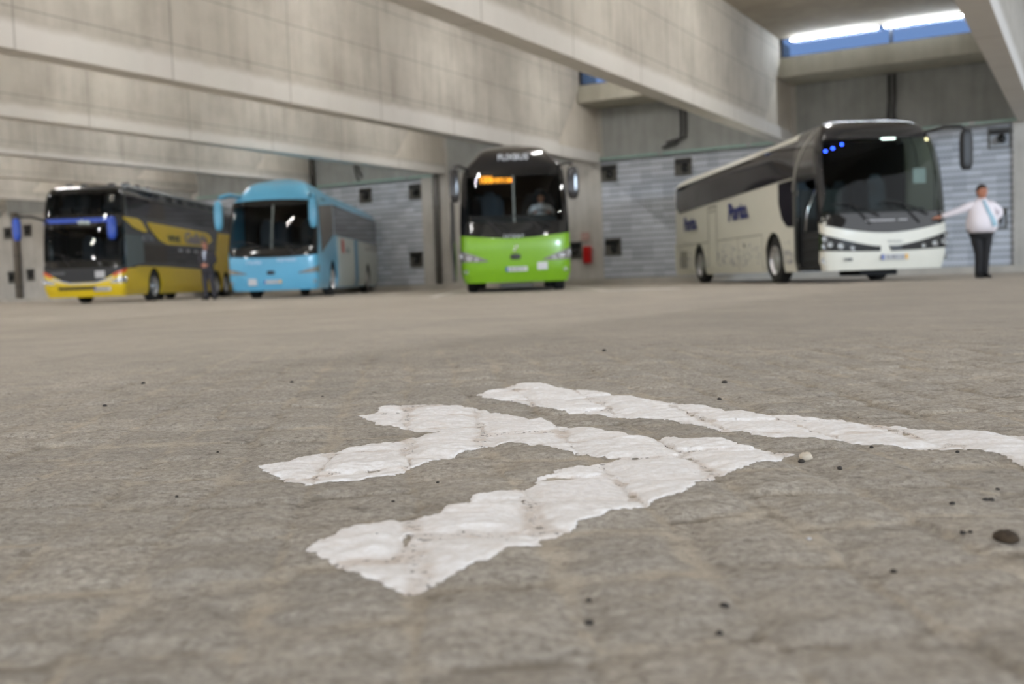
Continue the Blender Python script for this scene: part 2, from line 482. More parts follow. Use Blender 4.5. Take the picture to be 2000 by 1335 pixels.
        hz = ramp(huge, [(0.35, (0.90, 0.90, 0.90)), (0.65, (1.06, 1.05, 1.04))])
        mm = N.new('ShaderNodeMix'); mm.data_type = 'RGBA'; mm.blend_type = 'MULTIPLY'; mm.inputs[0].default_value = 1.0
        L.new(base, mm.inputs[6]); L.new(hz, mm.inputs[7]); base = mm.outputs[2]
        b.inputs['Roughness'].default_value = 0.88
    else:
        base = ramp(mid, [(0.3, lin(220, 213, 206)), (0.6, lin(238, 234, 231))])
        cl = N.new('ShaderNodeClamp'); L.new(math_node(N, L, 'MULTIPLY', math_node(N, L, 'SUBTRACT', big, 0.5), 2.5), cl.inputs[0])
        base = mix(math_node(N, L, 'MULTIPLY', cl.outputs[0], 0.5), base, lin(226, 212, 200))
        e1 = math_node(N, L, 'MULTIPLY', aj.outputs['Fac'], math_node(N, L, 'MULTIPLY_ADD', big, 3.0, -1.1))
        c1 = N.new('ShaderNodeClamp'); L.new(e1, c1.inputs[0])
        base = mix(math_node(N, L, 'MULTIPLY', c1.outputs[0], 0.7), base, lin(186, 166, 146))
        e2 = math_node(N, L, 'MULTIPLY', math_node(N, L, 'GREATER_THAN', aj.outputs['Fac'], 0.93), math_node(N, L, 'GREATER_THAN', mid, 0.58))
        base = mix(math_node(N, L, 'MULTIPLY', e2, 0.75), base, lin(84, 72, 60))
        b.inputs['Roughness'].default_value = 0.55
    L.new(base, b.inputs['Base Color'])
    hb = math_node(N, L, 'MULTIPLY_ADD', fine, 0.35, math_node(N, L, 'MULTIPLY', mid, 0.9))
    bp = N.new('ShaderNodeBump'); bp.inputs['Strength'].default_value = 0.8 if not painted else 0.6
    bp.inputs['Distance'].default_value = 0.0060 if not painted else 0.0040
    L.new(hb, bp.inputs['Height']); L.new(bp.outputs['Normal'], b.inputs['Normal'])
    return m
M_stone = stone_material(False)
M_road = stone_material(True)

def axis(core0, core1, step, lo, hi, ratio):
    a = list(np.arange(core0, core1+1e-9, step))
    s = step; x = a[-1]
    while x < hi: s *= ratio; x += s; a.append(x)
    s = step; x = a[0]; pre = []
    while x > lo: s *= ratio; x -= s; pre.append(x)
    return np.array(pre[::-1]+a)
def grid_obj(name, X, Y, Z, attrs, mat, keep=None, parent=None):
    ny, nx = Z.shape
    idx = np.arange(nx*ny).reshape(ny, nx)
    q = np.stack([idx[:-1, :-1], idx[:-1, 1:], idx[1:, 1:], idx[1:, :-1]], -1).reshape(-1, 4)
    co = np.stack([X, Y, Z], -1).reshape(-1, 3)
    if keep is not None:
        q = q[keep.reshape(-1)]
        used = np.unique(q); rem = -np.ones(nx*ny, np.int64); rem[used] = np.arange(len(used))
        q = rem[q]; co = co[used]; attrs = {k: v.reshape(-1)[used] for k, v in attrs.items()}
    me = bpy.data.meshes.new(name)
    me.vertices.add(len(co)); me.vertices.foreach_set('co', co.astype(np.float32).ravel())
    me.loops.add(len(q)*4); me.loops.foreach_set('vertex_index', q.astype(np.int32).ravel())
    me.polygons.add(len(q)); me.polygons.foreach_set('loop_start', (np.arange(len(q))*4).astype(np.int32))
    try: me.polygons.foreach_set('loop_total', np.full(len(q), 4, np.int32))
    except Exception: pass
    me.update(calc_edges=True)
    for k, v in attrs.items():
        a = me.attributes.new(k, 'FLOAT', 'POINT'); a.data.foreach_set('value', np.asarray(v, np.float32).ravel())
    me.shade_smooth()
    me.materials.append(mat)
    o = bpy.data.objects.new(name, me); COL.objects.link(o)
    if parent: o.parent = parent
    return o
def floor_height(X, Y, cell):
    hh, jn, tn = setts(X, Y)
    fade = np.clip(1.6-cell/0.03, 0, 1)
    und = 0.012*(vnoise(X*.9, Y*.9, 16)-.5)*0
    return hh*fade+und, jn*np.clip(1.5-cell/0.05, 0, 1), tn*fade+.5*(1-fade)
ax = axis(-0.95, 1.40, 0.0042, -62, 34, 1.028)
ay = axis(0.52, 3.0, 0.0055, -14, 56, 1.020)
GX, GY = np.meshgrid(ax, ay)
cell = np.maximum(*np.meshgrid(np.gradient(ax), np.gradient(ay)))
HZ, JN, TN = floor_height(GX, GY, cell)
CK = setts.crack*np.clip(1.6-cell/.05, 0, 1)
# a sunken, broken joint at the arrow's tip
fx, fy = ground_from_px(1610, 905)
HZ -= 0.010*np.exp(-(((GX-fx)/0.035)**2+((GY-fy-0.0)/0.035)**2))
floor = struct(grid_obj('floor', GX, GY, HZ, {'joint': JN, 'tone': TN, 'crack': CK}, M_stone))

# painted marks: outlines as they lie on the ground
def sdf_poly(px, py, poly):
    d = np.full(px.shape, 1e9); inside = np.zeros(px.shape, bool)
    n = len(poly)
    for i in range(n):
        x1, y1 = poly[i]; x2, y2 = poly[(i+1) % n]
        ex, ey = x2-x1, y2-y1
        t = np.clip(((px-x1)*ex+(py-y1)*ey)/(ex*ex+ey*ey+1e-12), 0, 1)
        d = np.minimum(d, (px-x1-t*ex)**2+(py-y1-t*ey)**2)
        c = ((y1 > py) != (y2 > py)) & (px < (x2-x1)*(py-y1)/((y2-y1) if y2 != y1 else 1e-12)+x1)
        inside ^= c
    return np.where(inside, 1, -1)*np.sqrt(d)
def road_mark(name, pix, label, dx=0.0022, dy=0.0035):
    poly = [ground_from_px(*p) for p in pix]
    xs = [p[0] for p in poly]; ys = [p[1] for p in poly]
    X, Y = np.meshgrid(np.arange(min(xs)-.02, max(xs)+.02, dx), np.arange(min(ys)-.03, max(ys)+.03, dy))
    def field(X, Y):
        s = sdf_poly(X, Y, poly)
        return s + 0.008*(vnoise(X*55, Y*55, 21)-.5) + 0.007*(vnoise(X*150, Y*150, 22)-.5) + 0.006*(vnoise(X*18, Y*18, 23)-.5) + .004*(vnoise(X*380, Y*300, 25)-.5)
    s = field(X, Y)
    hh, jn, tn = setts(X, Y)
    # worn bare spots down in some joints
    wear = (jn > .9) & (vnoise(X*30, Y*30, 24) > .80)
    s = np.where(wear, np.minimum(s, -0.0004), s)
    gy, gx = np.gradient(s, dy, dx)
    g = np.maximum(gx*gx+gy*gy, .3)
    ins = s > 0
    k = ins[:-1, :-1] | ins[:-1, 1:] | ins[1:, :-1] | ins[1:, 1:]
    mv = np.where(s < 0, np.clip(s, -0.004, 0), 0)
    X2 = X - mv*gx/g; Y2 = Y - mv*gy/g
    hh, jn, tn = setts(X2, Y2)
    hh = hh - 0.010*np.exp(-(((X2-fx)/0.035)**2+((Y2-fy)/0.035)**2))
    Z = hh + 0.0004 + 0.0021*sstep(-0.0005, 0.006, s)
    o = grid_obj(name, X2, Y2, Z, {'joint': jn, 'tone': tn}, M_road, keep=k)
    tag(o, label, 'road marking')
    return o
ARROW = [(500,909),(563,900),(600,885),(640,879),(700,868),(770,858),(825,846),(874,838),(830,838),(790,832),(742,827),(735,820),(694,808),(735,803),(742,796),(790,789),(850,787),(930,793),(985,806),(1060,817),(1080,822),(1200,838),(1243,848),(1290,855),(1300,849),(1335,857),(1400,856),(1450,868),(1500,872),(1549,880),(1520,892),(1440,912),(1370,940),(1330,963),(1250,987),(1140,1022),(1040,1065),(1000,1073),(960,1093),(870,1125),(800,1155),(770,1150),(720,1132),(670,1108),(640,1092),(600,1074),(690,1034),(760,1018),(830,1012),(866,1002),(868,992),(940,966),(1050,942),(1056,933),(1110,920),(1205,892),(1130,882),(1070,868),(1000,858),(975,862),(900,882),(760,922),(690,934),(600,939),(560,930)]
LINE = [(925,768),(960,762),(1010,752),(1050,751),(1100,757),(1180,766),(1270,775),(1330,785),(1400,795),(1520,807),(1640,815),(1760,827),(1850,838),(1930,842),(2040,848),(2260,880),(2260,985),(2100,940),(2000,904),(1960,886),(1925,880),(1880,872),(1800,870),(1710,864),(1620,855),(1500,848),(1450,838),(1400,835),(1360,827),(1325,817),(1200,807),(1085,797),(1000,780),(955,777)]
road_mark('painted_arrow', ARROW, 'white painted arrowhead with barbs on the stone setts, large in the foreground')
road_mark('painted_line', LINE, 'long white painted stripe running off to the right beside the arrowhead')

def flat_mark(name, corners, label, group=None):
    mb = MB(); v = [(x, y, 0.008) for x, y in corners]+[(x, y, -0.02) for x, y in corners]
    mb.add(v, [(0, 1, 2, 3), (0, 4, 5, 1), (1, 5, 6, 2), (2, 6, 7, 3), (3, 7, 4, 0)])
    return tag(mb.build(name, paint('faded_line_paint', lin(196, 190, 182), 0.7, var=.12, scale=3)), label, 'road marking', group)
flat_mark('parking_line', [(-1.62, 20.6), (-1.50, 20.6), (-1.50, 35.5), (-1.62, 35.5)], 'thin white parking line on the ground left of the green bus')
flat_mark('parking_line', [(1.84, 20.4), (1.98, 20.4), (1.98, 36), (1.84, 36)], 'thin white parking line on the ground right of the green bus')
flat_mark('parking_line', [(1.99, 20.4), (3.35, 20.2), (3.35, 20.45), (1.99, 20.65)], 'short white cross line on the ground between green bus and white coach')

# grit lying about
rnd = random.Random(5)
M_grit = paint('dark_grit', lin(52, 47, 42), 0.9, scale=200, var=.3)
M_pale = paint('pale_pebble', lin(196, 184, 166), 0.8, scale=90, var=.15)
def pebble(x, y, r, mat, name, label, cat='pebble', group=None, flat=.55):
    z = float(setts(np.array([x]), np.array([y]))[0][0])
    mb = MB(); mb.quad_blob((0, 0, r*flat*.6), (r, r*.75, r*flat), .9, 14, 9)
    rr = random.Random(int(x*1e4)); 
    mb.v = [(a*(1+.22*(rr.random()-.5)), b*(1+.22*(rr.random()-.5)), c*(1+.2*(rr.random()-.5))) for a, b, c in mb.v]
    o = mb.build(name, mat, smooth=True); o.location = (x, y, z); o.rotation_euler = (0, 0, rnd.random()*6)
    return tag(o, label, cat, group)
for px, py, r in [(1565,893,.006),(1640,915,.005),(905,1040,.0035),(1745,1108,.0035),(1405,1226,.0038),(1415,1176,.0045),(1150,1204,.0042),(1150,1162,.003),(345,968,.003),(855,942,.0028),(425,878,.0028),(735,1052,.003),(768,980,.0026),(1880,1046,.004),(1935,975,.0045),(1860,990,.004),(1925,976,.004),(1895,1046,.003),(990,1064,.003),(1948,951,.003),(1357,920,.0028),(1300,865,.0025),(1702,868,.004),(1870,883,.004),(570,750,.006),(280,752,.007),(205,795,.006),(630,775,.006),(1180,686,.01),(1405,775,.007),(1415,747,.008)]:
    x, y = ground_from_px(px, py)
    pebble(x, y, r, M_grit, 'grit_grain', 'tiny dark grain of grit lying on the stone paving', 'grit', 'grit grains on the paving')
x, y = ground_from_px(1965, 1062)
pebble(x, y, .014, paint('brown_debris', lin(58, 46, 32), .9, scale=150, var=.4), 'crumb_of_debris', 'blurred dark brown crumb of debris on the paving at the right edge', 'debris', flat=.5)
x, y = ground_from_px(1574, 889)
pebble(x, y, .013, M_pale, 'pebble', 'pale beige pebble in the broken joint by the arrowhead tip')
x, y = ground_from_px(1580, 1046)
pebble(x, y, .0028, M_white, 'pebble', 'tiny white pebble on the paving below the arrowhead tip')

# ------------------------------------------------------------------ the building
def wobj(o, z=0.0):
    """place a mesh built in wall coordinates (x = u, y = -v, z) """
    o.matrix_world = WM; return o
SOFF = {-7: 4.75, -6: 4.75, -5: 4.75, -4: 4.72, -3: 4.72, -2: 4.78, -1: 4.64, 0: 4.49, 1: 4.335, 2: 4.38, 3: 4.40}
UK = {-7: -69.9, -6: -63.0, -5: -56.1, -4: -49.3, -3: -42.40, -2: -35.42, -1: -28.65, 0: -21.93, 1: -15.31, 2: -8.40, 3: -1.37}
BL = 41.0      # beams run this far out of the wall
def prism_side(u0, u1, prof):
    """extrude a (v,z) outline from u0 to u1 in wall coordinates"""
    n = len(prof)
    v = [(u0, -a, b) for a, b in prof]+[(u1, -a, b) for a, b in prof]
    f = [tuple(range(n)), tuple(range(2*n-1, n-1, -1))]+[(i, n+i, n+(i+1) % n, (i+1) % n) for i in range(n)]
    return v, f
for k, u in UK.items():
    zb = SOFF[k]
    v, f = prism_side(u-0.47, u, [(0.0, zb), (BL, zb), (BL, 7.55), (1.5, 7.55), (1.5, 6.85), (3.35, zb+0.36), (0.0, zb+0.36)])
    # concave outline: split into two prisms instead
    mb = MB()
    mb.add(*prism_side(u-0.47, u, [(0.0, zb), (BL, zb), (BL, zb+.36), (0.0, zb+.36)]))
    mb.add(*prism_side(u-0.47, u, [(3.35, zb+.36), (BL, zb+.36), (BL, 7.55), (1.5, 7.55), (1.5, 6.85)]))
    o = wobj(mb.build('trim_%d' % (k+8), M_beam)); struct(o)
    mb = MB(); mb.add(*prism_side(u-0.36, u-0.11, [(-0.1, zb+.36), (3.36, zb+.36), (1.51, 6.85), (1.51, 7.5), (-.1, 7.5)]))
    struct(wobj(mb.build('trim_%d' % (k+28), M_corbel)))
# roof slab
mb = MB(); mb.box(-72, 5.6, -BL, -1.55, 7.42, 7.75)
struct(wobj(mb.build('ceiling', M_slab)))
# back wall: rear leaf, sill beams, block infill, piers
mb = MB(); mb.box(-75, 14, 0.05, 0.45, 0, 6.3)
struct(wobj(mb.build('wall_back', M_wallc)))
ks = sorted(UK)
n_tr = 60
for a, b_ in zip(ks, ks[1:]+[4]):
    ua = UK[a]; ub = UK[b_] if b_ in UK else 5.5
    # recessed panel above the blocks with a dark shadow gap on its left
    mb = MB(); mb.box(ua+0.10, ub-0.47, 0.0, 0.06, 4.50, 6.26)
    struct(wobj(mb.build('wall_back_panel', M_panel)))
    mb = MB(); mb.box(ua-0.05, ub-0.42, -1.65, 0.3, 6.26, 6.84)
    struct(wobj(mb.build('trim_%d' % n_tr, M_sill))); n_tr += 1
    if a in (-1, 1, 2, -2, -3):
        u0 = ua+0.03 if a != -2 else ua+.03
        u1 = {1: UK[2]-0.6, 2: -1.97, -1: -23.05}.get(a, ub-0.9)
        mb = MB(); mb.box(u0, u1, -0.02, 0.06, 0.0, 4.38)
        struct(wobj(mb.build('wall_back_blockwork', M_block)))
        p0, p1 = u1, ub+0.02
    else:
        p0, p1 = ua+0.0, ub+.02
    mb = MB(); mb.box(p0, p1, -0.10 if p1-p0 < 2 else -0.02, 0.06, 0.0, 4.42)
    struct(wobj(mb.build('wall_back_pier', M_wallc)))
# walkway
mb = MB(); mb.box(-72, 12, -1.25, 0.05, 0, 0.20)
struct(wobj(mb.build('baseboard_back', paint('kerb_concrete', lin(176, 170, 160), 0.9, var=.1, scale=2))))
# far left return wall
mb = MB(); mb.box(-72.4, -72, -44, 0, 0, 7.6)
struct(wobj(mb.build('wall_left', M_wallc)))
M_gglass = paint('green_edge_glass', lin(150, 178, 170), 0.15, var=.1)
for a in (-2, -1, 1, 2):
    u0 = UK[a]+.05; u1 = UK[a+1]-0.1 if a != 2 else -1.75
    if a in (-1, -2): u1 -= .4
    mb = MB(); mb.box(u0, u1, -0.16, 0.0, 4.42, 4.50)
    t = wobj(mb.build('glass_ledge', M_gglass))
    tag(t, {-2: 'greenish glass ledge on top of the block wall behind the pale blue bus roof', -1: 'greenish glass ledge above the blue lit block wall left of the green bus', 1: 'greenish glass ledge above the block wall between green bus and white coach', 2: 'greenish glass ledge above the block wall behind the man in the white shirt'}[a], 'ledge')
    for q in (0.34, .8):
        mbb = MB(); mbb.quad_blob((u0+(u1-u0)*q, -.19, 4.47), (.09, .04, .035), .7, 12, 8); mbb.build('clamp', M_chrome, t)
    
# clerestory windows
M_sky = glass('blue_clerestory_glass', (0.30, 0.39, 0.54), 0.2, 1.3)
M_frame = paint('dark_window_frame', lin(40, 44, 52), .5)
wn_ = 1
for a, b_ in zip(ks, ks[1:]+[4]):
    ua = UK[a]; ub = UK[b_] if b_ in UK else 5.5
    u1 = ub-0.47
    mb = MB(); mb.box(ua, u1, -1.52, -1.50, 6.84, 7.44)
    w = struct(wobj(mb.build('window_%d' % wn_, M_sky))); wn_ += 1
    mb = MB(); um = (ua+u1)/2
    mb.box(ua, ua+.09, -1.58, -1.48, 6.84, 7.44); mb.box(um-.04, um+.04, -1.58, -1.48, 6.84, 7.44); mb.box(u1-.05, u1, -1.58, -1.48, 6.84, 7.44); mb.box(ua, u1, -1.58, -1.48, 6.84, 6.87)
    mb.build('window_frame', M_frame, w)
# strip lights above the sill
M_tube = glow('strip_light_tube', (0.84, 0.92, 1.0), 120.0)
M_tubew = glow('lamp_tube', (1.0, 0.985, 0.96), LAMP_W)
M_house = paint('lamp_housing', lin(200, 200, 200), .5)
def lamp(u, v, z, along, ln, label, group=None, mat=None, r=0.03):
    e = wall_empty('linear_lamp', u, v, z)
    if along == 'u':
        MB().box(-ln/2, ln/2, -.05, .05, 0.0, .05, .01).build('housing', M_house, e)
        MB().tube([(-ln/2+.03, 0, -.03), (ln/2-.03, 0, -.03)], r, 10).build('tube', mat, e)
    else:
        MB().box(-.05, .05, -ln/2, ln/2, 0.0, .05, .01).build('housing', M_house, e)
        MB().tube([(0, -ln/2+.03, -.03), (0, ln/2-.03, -.03)], r, 10).build('tube', mat, e)
    if z < 7:
        for q in (-.5, .5): MB().tube([(0, q, .05), (0, q, 7.42-z)], .012, 6).build('hanger', M_house, e)
    return tag(e, label, 'lamp', group)
lamp(-6.75, 1.68, 7.37, 'u', 2.6, 'long glowing strip lamp above the left pane of the clerestory', mat=M_tube, r=.022)
lamp(-4.20, 1.68, 7.37, 'u', 2.2, 'long glowing strip lamp above the right pane of the clerestory', mat=M_tube, r=.022)
for k in (-5, -4, -3, -2, -1, 0, 1, 2):
    for vv in ((10, 15, 21, 27, 33) if k == 2 else (4, 10, 16, 22, 28, 34)):
        lamp(UK[k]+3.2, vv, 6.75, 'v', 1.5, 'white linear ceiling lamp under the roof slab between two beams', 'ceiling lamps between the beams', M_tubew, .035)

# ventilation niches with nozzles
M_niche = paint('niche_lining', lin(92, 90, 84), .8)
M_nozz = paint('nozzle_black', lin(16, 16, 17), .45)
M_nring = paint('nozzle_plate', lin(158, 162, 168), .5)
def niche(u, z, label, sq=0.62, pl=False):
    e = wall_empty('ventilation_nozzle', u, 0.0, z)
    h_ = sq/2
    fr = MB()
    fr.box(-h_, h_, -.05, -.02, h_-.045, h_+.0); fr.box(-h_, h_, -.05, -.02, -h_, -h_+.045)
    fr.box(-h_, -h_+.045, -.05, -.02, -h_+.045, h_-.045); fr.box(h_-.045, h_, -.05, -.02, -h_+.045, h_-.045)
    fr.build('frame', M_niche, e)
    bk = MB(); bk.box(-h_+.045, h_-.045, -.032, -.022, -h_+.045, h_-.045); bk.build('back_plate', M_niche if not pl else M_nring, e)
    MB().box(-h_+.04, h_-.05, -.09, -.034, h_-.2, h_-.06).build('hood', M_nozz, e)
    nz = MB(); nz.tube([(0.05, -.03, -.02), (.06, -.11, -.04), (.09, -.24, -.10)], [.13, .12, .085], 16)
    o = nz.build('nozzle', M_nozz, e, True)
    return tag(e, label, 'ventilation outlet')
for u, z, l in [(-14.98, 3.95, 'dark square ventilation nozzle high on the block wall right of the green bus'),
                (-12.19, 3.95, 'dark square ventilation nozzle high on the block wall above the rear of the white coach'),
                (-14.90, 1.32, 'dark square ventilation nozzle low on the block wall right of the red box'),
                (-2.33, 3.97, 'round black nozzle on a pale plate high above the man in the white shirt'),
                (-2.45, 1.60, 'black nozzle on a pale plate behind the hip of the man in the white shirt'),
                (-25.85, 3.92, 'black nozzle high on the bluish block wall, nearest the pale blue bus'),
                (-23.38, 3.90, 'black nozzle high on the bluish block wall, nearest the grey downpipe'),
                (-23.45, 1.22, 'black nozzle low on the block wall left of the grey downpipe'),
                (-16.45, 1.27, 'black nozzle low on the concrete pier between green bus and red box'),
                (-49.2, 3.60, 'narrow dark nozzle high on the far left wall at the edge of the view'),
                (-49.1, 1.30, 'narrow dark nozzle low on the far left wall at the edge of the view'),
                (-47.57, 3.65, 'dark nozzle high on the left wall just left of the double decker'),
                (-47.55, 1.38, 'dark nozzle low on the left wall just left of the double decker')]:
    niche(u, z, l, pl=(u > -3))
# downpipes
M_pipe = paint('grey_downpipe', lin(96, 94, 90), .5)
def downpipe(u, z0, z1, label, r=.09, v=.2, mat=None):
    e = wall_empty('downpipe', u, v, 0)
    MB().tube([(0, 0, z0), (0, 0, z1)], r, 16).build('pipe', mat or M_pipe, e, True)
    c = MB()
    for zz in (z0+.6, (z0+z1)/2, z1-.5): c.tube([(0, 0, zz-.03), (0, 0, zz+.03)], r+.02, 16)
    c.box(-.02, .02, 0, v-.1, (z0+z1)/2-.02, (z0+z1)/2+.02)
    c.build('pipe_clip', M_niche, e)
    return tag(e, label, 'pipe')
downpipe(-22.3, .2, 6.2, 'grey downpipe on the concrete pier left of the green bus', r=.13)
downpipe(-48.35, .2, 4.6, 'brownish downpipe on the far left wall beside the double decker', r=.17, mat=paint('brown_pipe', lin(112, 104, 94), .6))
downpipe(-28.45, 4.4, 6.2, 'short dark downpipe above the roof of the pale blue bus', r=.11, mat=paint('dark_pipe', lin(60, 56, 50), .6))
def bent(name, pts, r, label):
    r *= .8
    e = wall_empty(name, pts[0][0], .1, pts[0][2])
    mb = MB()
    for off in (0, .16):
        mb2 = [(p[0]-pts[0][0]+off, p[1]+.1-.0, p[2]-pts[0][2]+(off if i >= len(pts)-2 else 0)) for i, p in enumerate(pts)]
        MB().tube(mb2, r, 12).build('conduit', paint('conduit_grey', lin(66, 64, 66), .5), e, True)
    return tag(e, label, 'pipe')
bent('bent_conduit', [(-12.2, -.12, 6.2), (-12.2, -.12, 5.2), (-12.22, -.12, 4.95), (-12.4, -.12, 4.75), (-12.9, -.12, 4.65)], .055, 'pair of bent grey conduits on the upper wall above the white coach tail')
bent('upright_conduit', [(-5.42, -.12, 6.2), (-5.42, -.12, 5.4), (-5.46, -.12, 4.9), (-5.42, -.12, 4.52)], .06, 'dark upright conduit pair on the upper wall above the white coach front')
bent('short_conduit', [(-26.3, -.12, 5.2), (-26.25, -.12, 4.9), (-26.2, -.12, 4.7), (-26.1, -.12, 4.52)], .045, 'short conduit pair above the glass ledge behind the pale blue bus')
# red cabinet
e = wall_empty('fire_cabinet', -15.88, .12, .78)
MB().box(-.15, .15, -.08, .1, 0, .62, .02).build('cabinet_body', paint('red_enamel', lin(170, 22, 24), .35, coat=.3), e)
MB().box(-.12, .12, -.09, -.08, .04, .58, .004).build('door', paint('red_enamel_door', lin(182, 26, 26), .3, coat=.3), e)
MB().box(.07, .09, -.11, -.09, .26, .36, .004).build('handle', M_dark, e)
tag(e, 'red fire extinguisher cabinet on the concrete pier right of the green bus', 'fire cabinet')
e = wall_empty('safety_sign', -15.95, .11, 1.75)
MB().box(-.16, .16, -.01, .008, -.14, .14, .003).build('sign_plate', paint('faded_sign_red', lin(176, 138, 128), .6), e)
o = MB(); o.box(-.10, -.06, -.014, -.01, -.08, .06); o.box(-.02, .1, -.014, -.01, -.06, -.02); o.box(-.02, .1, -.014, -.01, .02, .06)
o.build('symbol', paint('faded_symbol_white', lin(196, 178, 170), .6), e)
tag(e, 'faded reddish safety sign on the pier above the red fire cabinet', 'sign')

# ------------------------------------------------------------------ coaches
def hermite(z, tab):
    """monotone cubic through the table's points"""
    xs = [a for a, _ in tab]; ys = [b_ for _, b_ in tab]; n = len(xs)
    if z <= xs[0]: return ys[0]
    if z >= xs[-1]: return ys[-1]
    d = [(ys[i+1]-ys[i])/(xs[i+1]-xs[i]) for i in range(n-1)]
    m = [d[0]]+[0 if d[i-1]*d[i] <= 0 else 2*d[i-1]*d[i]/(d[i-1]+d[i]) for i in range(1, n-1)]+[d[-1]]
    i = max(k for k in range(n-1) if xs[k] <= z)
    h = xs[i+1]-xs[i]; t = (z-xs[i])/h
    return (2*t**3-3*t*t+1)*ys[i]+(t**3-2*t*t+t)*h*m[i]+(-2*t**3+3*t*t)*ys[i+1]+(t**3-t*t)*h*m[i+1]
class Coach:
    """a coach body as a stack of plan outlines; front faces -y, +x is to the right seen from the front"""
    def __init__(s, name, loc, yaw, L, H, zb, y0, hw, n=4.2, bulge=.32, roofz=None, zr=2.9, zwin=(1.4, 2.8)):
        s.root = empty(name, (*loc, 0.0), yaw)
        s.L, s.H, s.zb, s.y0t, s.hwt, s.n, s.b = L, H, zb, y0, hw, n, bulge
        s.roofz = roofz or H; s.zr = zr
        s.cache = {}
    def outline(s, z):
        key = round(z, 3)
        if key not in s.cache:
            y0 = hermite(z, s.y0t); w = hermite(z, s.hwt)
            tt = np.linspace(0, 1, 81); th = math.pi/2*tt**2.3/(tt**2.3+(1-tt)**2.3)
            x = w*np.sin(th)**(2/s.n); y = y0+s.b-s.b*np.cos(th)**(2/s.n)
            cum = np.concatenate([[0], np.cumsum(np.hypot(np.diff(x), np.diff(y)))])
            s.cache[key] = (x, y, cum/cum[-1], w, y0+s.b)
        return s.cache[key]
    def wside(s, z, y):
        """half width and height well behind the nose: boxier"""
        w = hermite(z, s.hwt); wm = max(h for _, h in s.hwt)
        zz = z
        if z > s.zr:
            k = (s.roofz-s.zr)/(s.H-s.zr)
            zz = s.zr+(z-s.zr)*k
            t = (z-s.zr)/(s.H-s.zr)
            wb = wm*(1-.42*t**2.6)
        else: wb = wm if z > s.zr-1.0 else w
        f = float(sstep(.4, 2.6, np.array(y)))
        return w*(1-f)+wb*f, z*(1-f)+zz*f
    def F(s, q, z):
        x, y, c, w, yb = s.outline(z)
        a = abs(q); sg = 1 if q >= 0 else -1
        if a <= 1: return (sg*float(np.interp(a, c, x)), float(np.interp(a, c, y)), z)
        yy = yb+(a-1)*(s.L-.12-yb)
        ww, zz = s.wside(z, yy-yb)
        if a > 1.98: ww -= .06
        return (sg*ww, yy, zz)
    def S(s, sg):
        def f(y, z):
            x, yy, c, w, yb = s.outline(z)
            if y >= yb:
                ww, zz = s.wside(z, y-yb); return (sg*ww, y, zz)
            y = max(y, float(np.interp(.93*w, x, yy)))        # never past the corner onto the front
            return (sg*float(np.interp(y, yy, x)), y, z)
        return f
    def X(s, x0, z):
        x, y, c, w, yb = s.outline(z)
        a = min(abs(x0), w*.999)
        return (x0, float(np.interp(a, x, y)), z)
    def patch(s, name, fn, A, lo, hi, nb, off, mat, thick=.03, parent=None, smooth=True):
        lo_ = lo if callable(lo) else (lambda a: lo); hi_ = hi if callable(hi) else (lambda a: hi)
        A = list(A); P = []
        for a in A:
            row = []
            l, h = lo_(a), hi_(a)
            if h <= l+1e-4: h = l+1e-4
            for j in range(nb+1):
                z = l+(h-l)*j/nb
                p = Vector(fn(a, z)); d = 1e-3*max(1, abs(a)*.2)
                da = Vector(fn(a+d, z))-Vector(fn(a-d, z)); dz = Vector(fn(a, z+1e-3))-Vector(fn(a, z-1e-3))
                nrm = da.cross(dz)
                if nrm.length < 1e-12: nrm = Vector((p.x, p.y-2, 0))
                nrm.normalize()
                ref = Vector((p.x, min(0, p.y-1.2), 0.0))
                if nrm.dot(ref) < 0: nrm = -nrm
                row.append((p, nrm))
            P.append(row)
        v = []; f = []
        na = len(A)
        for lay in (off, off-thick):
            for row in P:
                for p, nrm in row: v.append(tuple(p+nrm*lay))
        m = nb+1; Lq = na*m
        def idx(i, j, l): return l*Lq+i*m+j
        for i in range(na-1):
            for j in range(nb):
                f.append((idx(i, j, 0), idx(i+1, j, 0), idx(i+1, j+1, 0), idx(i, j+1, 0)))
        for i in range(na-1):
            for j in (0, nb): f.append((idx(i, j, 0), idx(i+1, j, 0), idx(i+1, j, 1), idx(i, j, 1)))
        for j in range(nb):
            for i in (0, na-1): f.append((idx(i, j, 0), idx(i, j+1, 0), idx(i, j+1, 1), idx(i, j, 1)))
        o = make(name, v, f, mat, parent or s.root)
        bmfix(o)
        # the outer face must look outwards
        me = o.data; t = 0.0
        for pl in me.polygons:
            c = pl.center; t += pl.area*(pl.normal.x*c.x + pl.normal.y*min(0, c.y-1.2))
        if t < 0: me.flip_normals()
        if smooth: smooth_by_angle(o, 40)
        return o
    def ring(s, name, fn, outer, inner, off, mat, n=24, thick=.03):
        """frame between two regions given as (a0,a1,lo,hi)"""
        def loop(R):
            a0, a1, lo, hi = R; pts = []
            lo_ = lo if callable(lo) else (lambda a: lo); hi_ = hi if callable(hi) else (lambda a: hi)
            for k in range(n): a = a0+(a1-a0)*k/n; pts.append((a, lo_(a)))
            for k in range(n//2): t = k/(n//2); pts.append((a1, lo_(a1)+(hi_(a1)-lo_(a1))*t))
            for k in range(n): a = a1+(a0-a1)*k/n; pts.append((a, hi_(a)))
            for k in range(n//2): t = k/(n//2); pts.append((a0, hi_(a0)+(lo_(a0)-hi_(a0))*t))
            return pts
        O, I = loop(outer), loop(inner); nn = len(O); K = 3
        v = []; f = []
